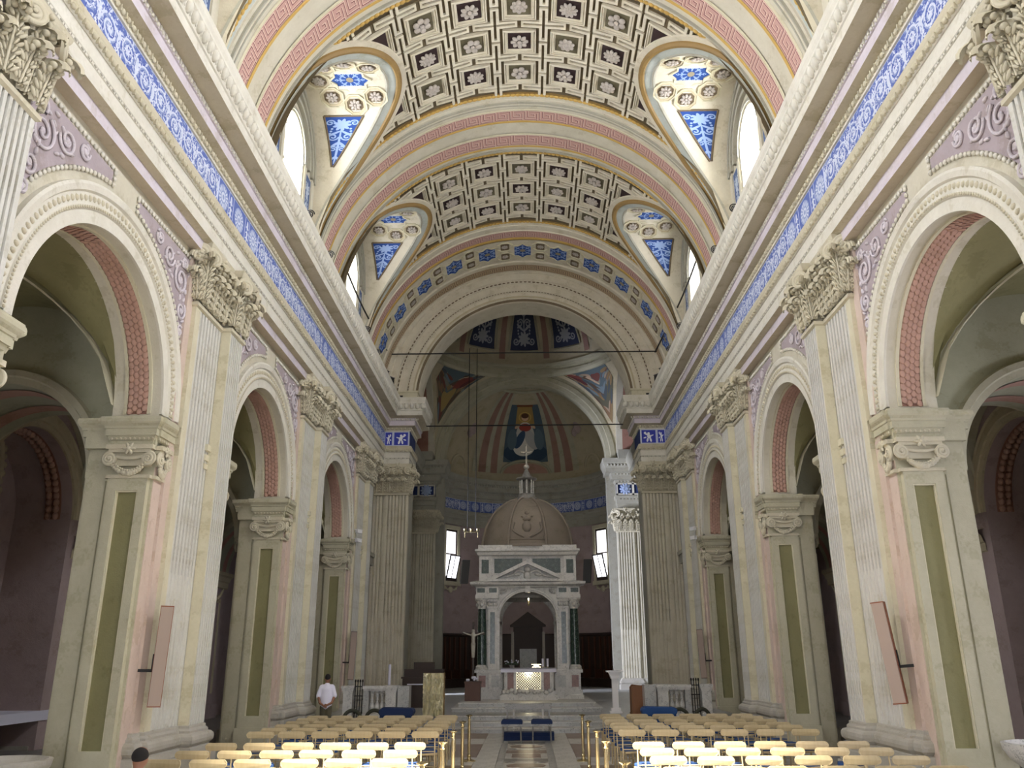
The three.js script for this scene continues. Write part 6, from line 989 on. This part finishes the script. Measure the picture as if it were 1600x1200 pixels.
// ---------- small fixtures ----------
{
  for (const s of [-1, 1]) for (const [k, y] of [[0, 6.85], [1, 6.5]]) { const c = group('security_camera', [s * 6.42, y, -32.3]); obj('camera_housing', [bx(-.06, .06, -.06, .06, -.05, .22), bx(-.075, .075, .055, .075, -.06, .26)], M.whitePlastic, c); obj('camera_mount', [bx(s * .02, s * .25, -.015, .015, -.02, .02), bx(s * .2, s * .24, -.08, .08, -.06, .06)], M.whitePlastic, c); c.rotation.y = s * .5; tag(c, `white security camera on the pier nearest the altar, ${k ? 'lower' : 'upper'} of the pair, ${SIDES[s > 0 ? 1 : 0]} side`, 'camera'); }
  for (const s of [-1, 1]) {
    const r = obj('cable_run', tube(s < 0 ? [[-6.45, 15.95, -24.45], [-6.4, 15.5, -30], [-6.24, 15.55, -36.2]] : [[6.45, 16.4, -25], [6.4, 15.9, -30], [6.1, 15.6, -36.2]], .035, 24, 5), M.iron, scene); tag(r, `dark cable stretched under the vault to the chancel arch, ${SIDES[s > 0 ? 1 : 0]} side`, 'cable');
    const b = group('cable_lamp', s < 0 ? [-6.5, 15.95, -24.4] : [6.5, 16.4, -24.95]); obj('lamp_body', [bx(-.12, .12, -.1, .1, -.14, .14), rod([s * .3, .15, 0], [0, 0, 0], .03)], M.iron, b); obj('mount', [bx(s * .1, s * .4, .06, .12, -.05, .05)], M.iron, b); tag(b, `dark lamp head at the end of the vault cable, ${SIDES[s > 0 ? 1 : 0]} side`, 'lamp');
    for (const [x, y, z, t] of [[6.05, 13.45, -33.6, 0], [5.95, 13.45, -34.5, 1]]) { const f = group('floodlight', [s * x, y, z], s * .6); obj('flood_case', [bx(-.2, .2, .1, .42, -.14, .14)], M.iron, f); obj('flood_visor', [bx(-.22, .22, .42, .45, -.16, .22), bx(-.19, .19, .12, .4, .14, .15)], t ? M.lead : M.black, f); obj('flood_yoke', [bx(-.24, -.2, 0, .3, -.03, .03), bx(.2, .24, 0, .3, -.03, .03), bx(-.24, .24, 0, .03, -.04, .04)], M.iron, f); tag(f, `dark floodlight on the cornice end, ${t ? 'nearer the chancel arch' : 'behind the other one'}, ${SIDES[s > 0 ? 1 : 0]} side`, 'floodlight'); }
    for (const zc of BAYS.slice(1)) for (const q of [-1.5, .9]) { const f = group('cornice_spotlight', [s * 5.75, 13.45, zc + q]); const sp = []; for (let i = 0; i <= 30; i++) { const a = i / 30 * 4 * PI; sp.push([.14 * cos(a) * (1 - i / 45), .22 + .14 * sin(a) * (1 - i / 45), .0]); } obj('spot_coil', tube(sp, .018, 40, 5), M.black, f); obj('spot_arm', [rod([0, 0, 0], [0, .1, 0], .03), rod([0, .1, 0], [s * .25, .3, 0], .02)], M.black, f); obj('spot_head', ball(.06, 0, .22, .04), M.lead, f); tag(f, `black cornice spotlight by the ${zc < -25 ? 'altar-end' : 'middle'} window, its ${q < 0 ? 'far' : 'near'} jamb, ${SIDES[s > 0 ? 1 : 0]} side`, 'spotlight'); }
    const hs = group('wall_loudspeaker', [s * 2.45, 5.4, -33.6], -s * .2); obj('speaker_box', ext(poly([[-.16, -.45], [.12, -.45], [.2, .45], [-.1, .45]]), .3), M.black, hs); obj('speaker_bracket', bx(-.02, .02, -.1, .1, -.2, 0), M.iron, hs); tag(hs, `slim black loudspeaker beside the canopy attic, ${SIDES[s > 0 ? 1 : 0]} side`, 'speaker');
  }
  tag(obj('tie_rod', rod([-6.3, 15.62, -36.15], [6.2, 15.62, -36.15], .03, 6), M.iron, scene), 'iron tie rod across the chancel arch, the upper one', 'rod'); tag(obj('tie_rod', rod([-4.6, 12.47, -37.4], [4.6, 12.47, -37.4], .03, 6), M.iron, scene), 'iron tie rod between the chancel cornices, the lower one', 'rod');
  for (const x of [-3.16, -2.72]) tag(obj('hanging_wire', rod([x, 19.2, -45], [x, 8.6, -45], .022, 5), M.iron, scene), `thin vertical wire hanging in the crossing, the one ${x < -3 ? 'nearer the wall' : 'nearer the dome'}`, 'wire');
  const ch = group('chandelier_bracket', [-2.95, 8.5, -45]); obj('bracket_arms', [rod([-.35, .1, 0], [.35, .1, 0], .04), rod([-.35, .1, 0], [-.35, -.2, 0], .03), rod([.35, .1, 0], [.35, -.2, 0], .03), rod([0, .1, -.35], [0, .1, .35], .04)], M.brass, ch); obj('bracket_cups', [-.35, 0, .35].map(x => lathe([[0, .1], [.08, .14], [.1, .26]], 10).translate(x, 0, 0)), M.brass, ch); tag(ch, 'small gilt candle bracket hanging on two wires', 'chandelier');
}
// ---------- floodlamps out of view above the rear chairs, aimed at the aisle ----------
for (const s of [-1, 1]) {
  const f = group('aimed_floodlamp', [s * 5.4, 13.5, -7.2]); obj('lamp_case', bx(-.25, .25, 0, .4, -.2, .2), M.iron, f); obj('lamp_yoke', [bx(-.3, -.25, -.05, .3, -.03, .03), bx(.25, .3, -.05, .3, -.03, .03)], M.iron, f); obj('lamp_lens', bx(-.2, .2, -.02, 0, -.15, .15), new THREE.MeshStandardMaterial({ color: '#fff', emissive: WARM, emissiveIntensity: 2 }), f); tag(f, `lit floodlamp on the rear cornice aimed at the chairs, ${SIDES[s > 0 ? 1 : 0]} side`, 'floodlight');
  const l = new THREE.SpotLight(WARM, FLOOD, 0, .19, 1, 2); l.position.set(s * 5.3, 13.4, -7.3); l.target.position.set(-s * 1.7, .5, -13.3); l.castShadow = true; l.shadow.radius = 6; scene.add(l, l.target);
}
scene.traverse(o => { if (o.isMesh) { o.castShadow = true; o.receiveShadow = true; } });
renderer.render(scene, camera);
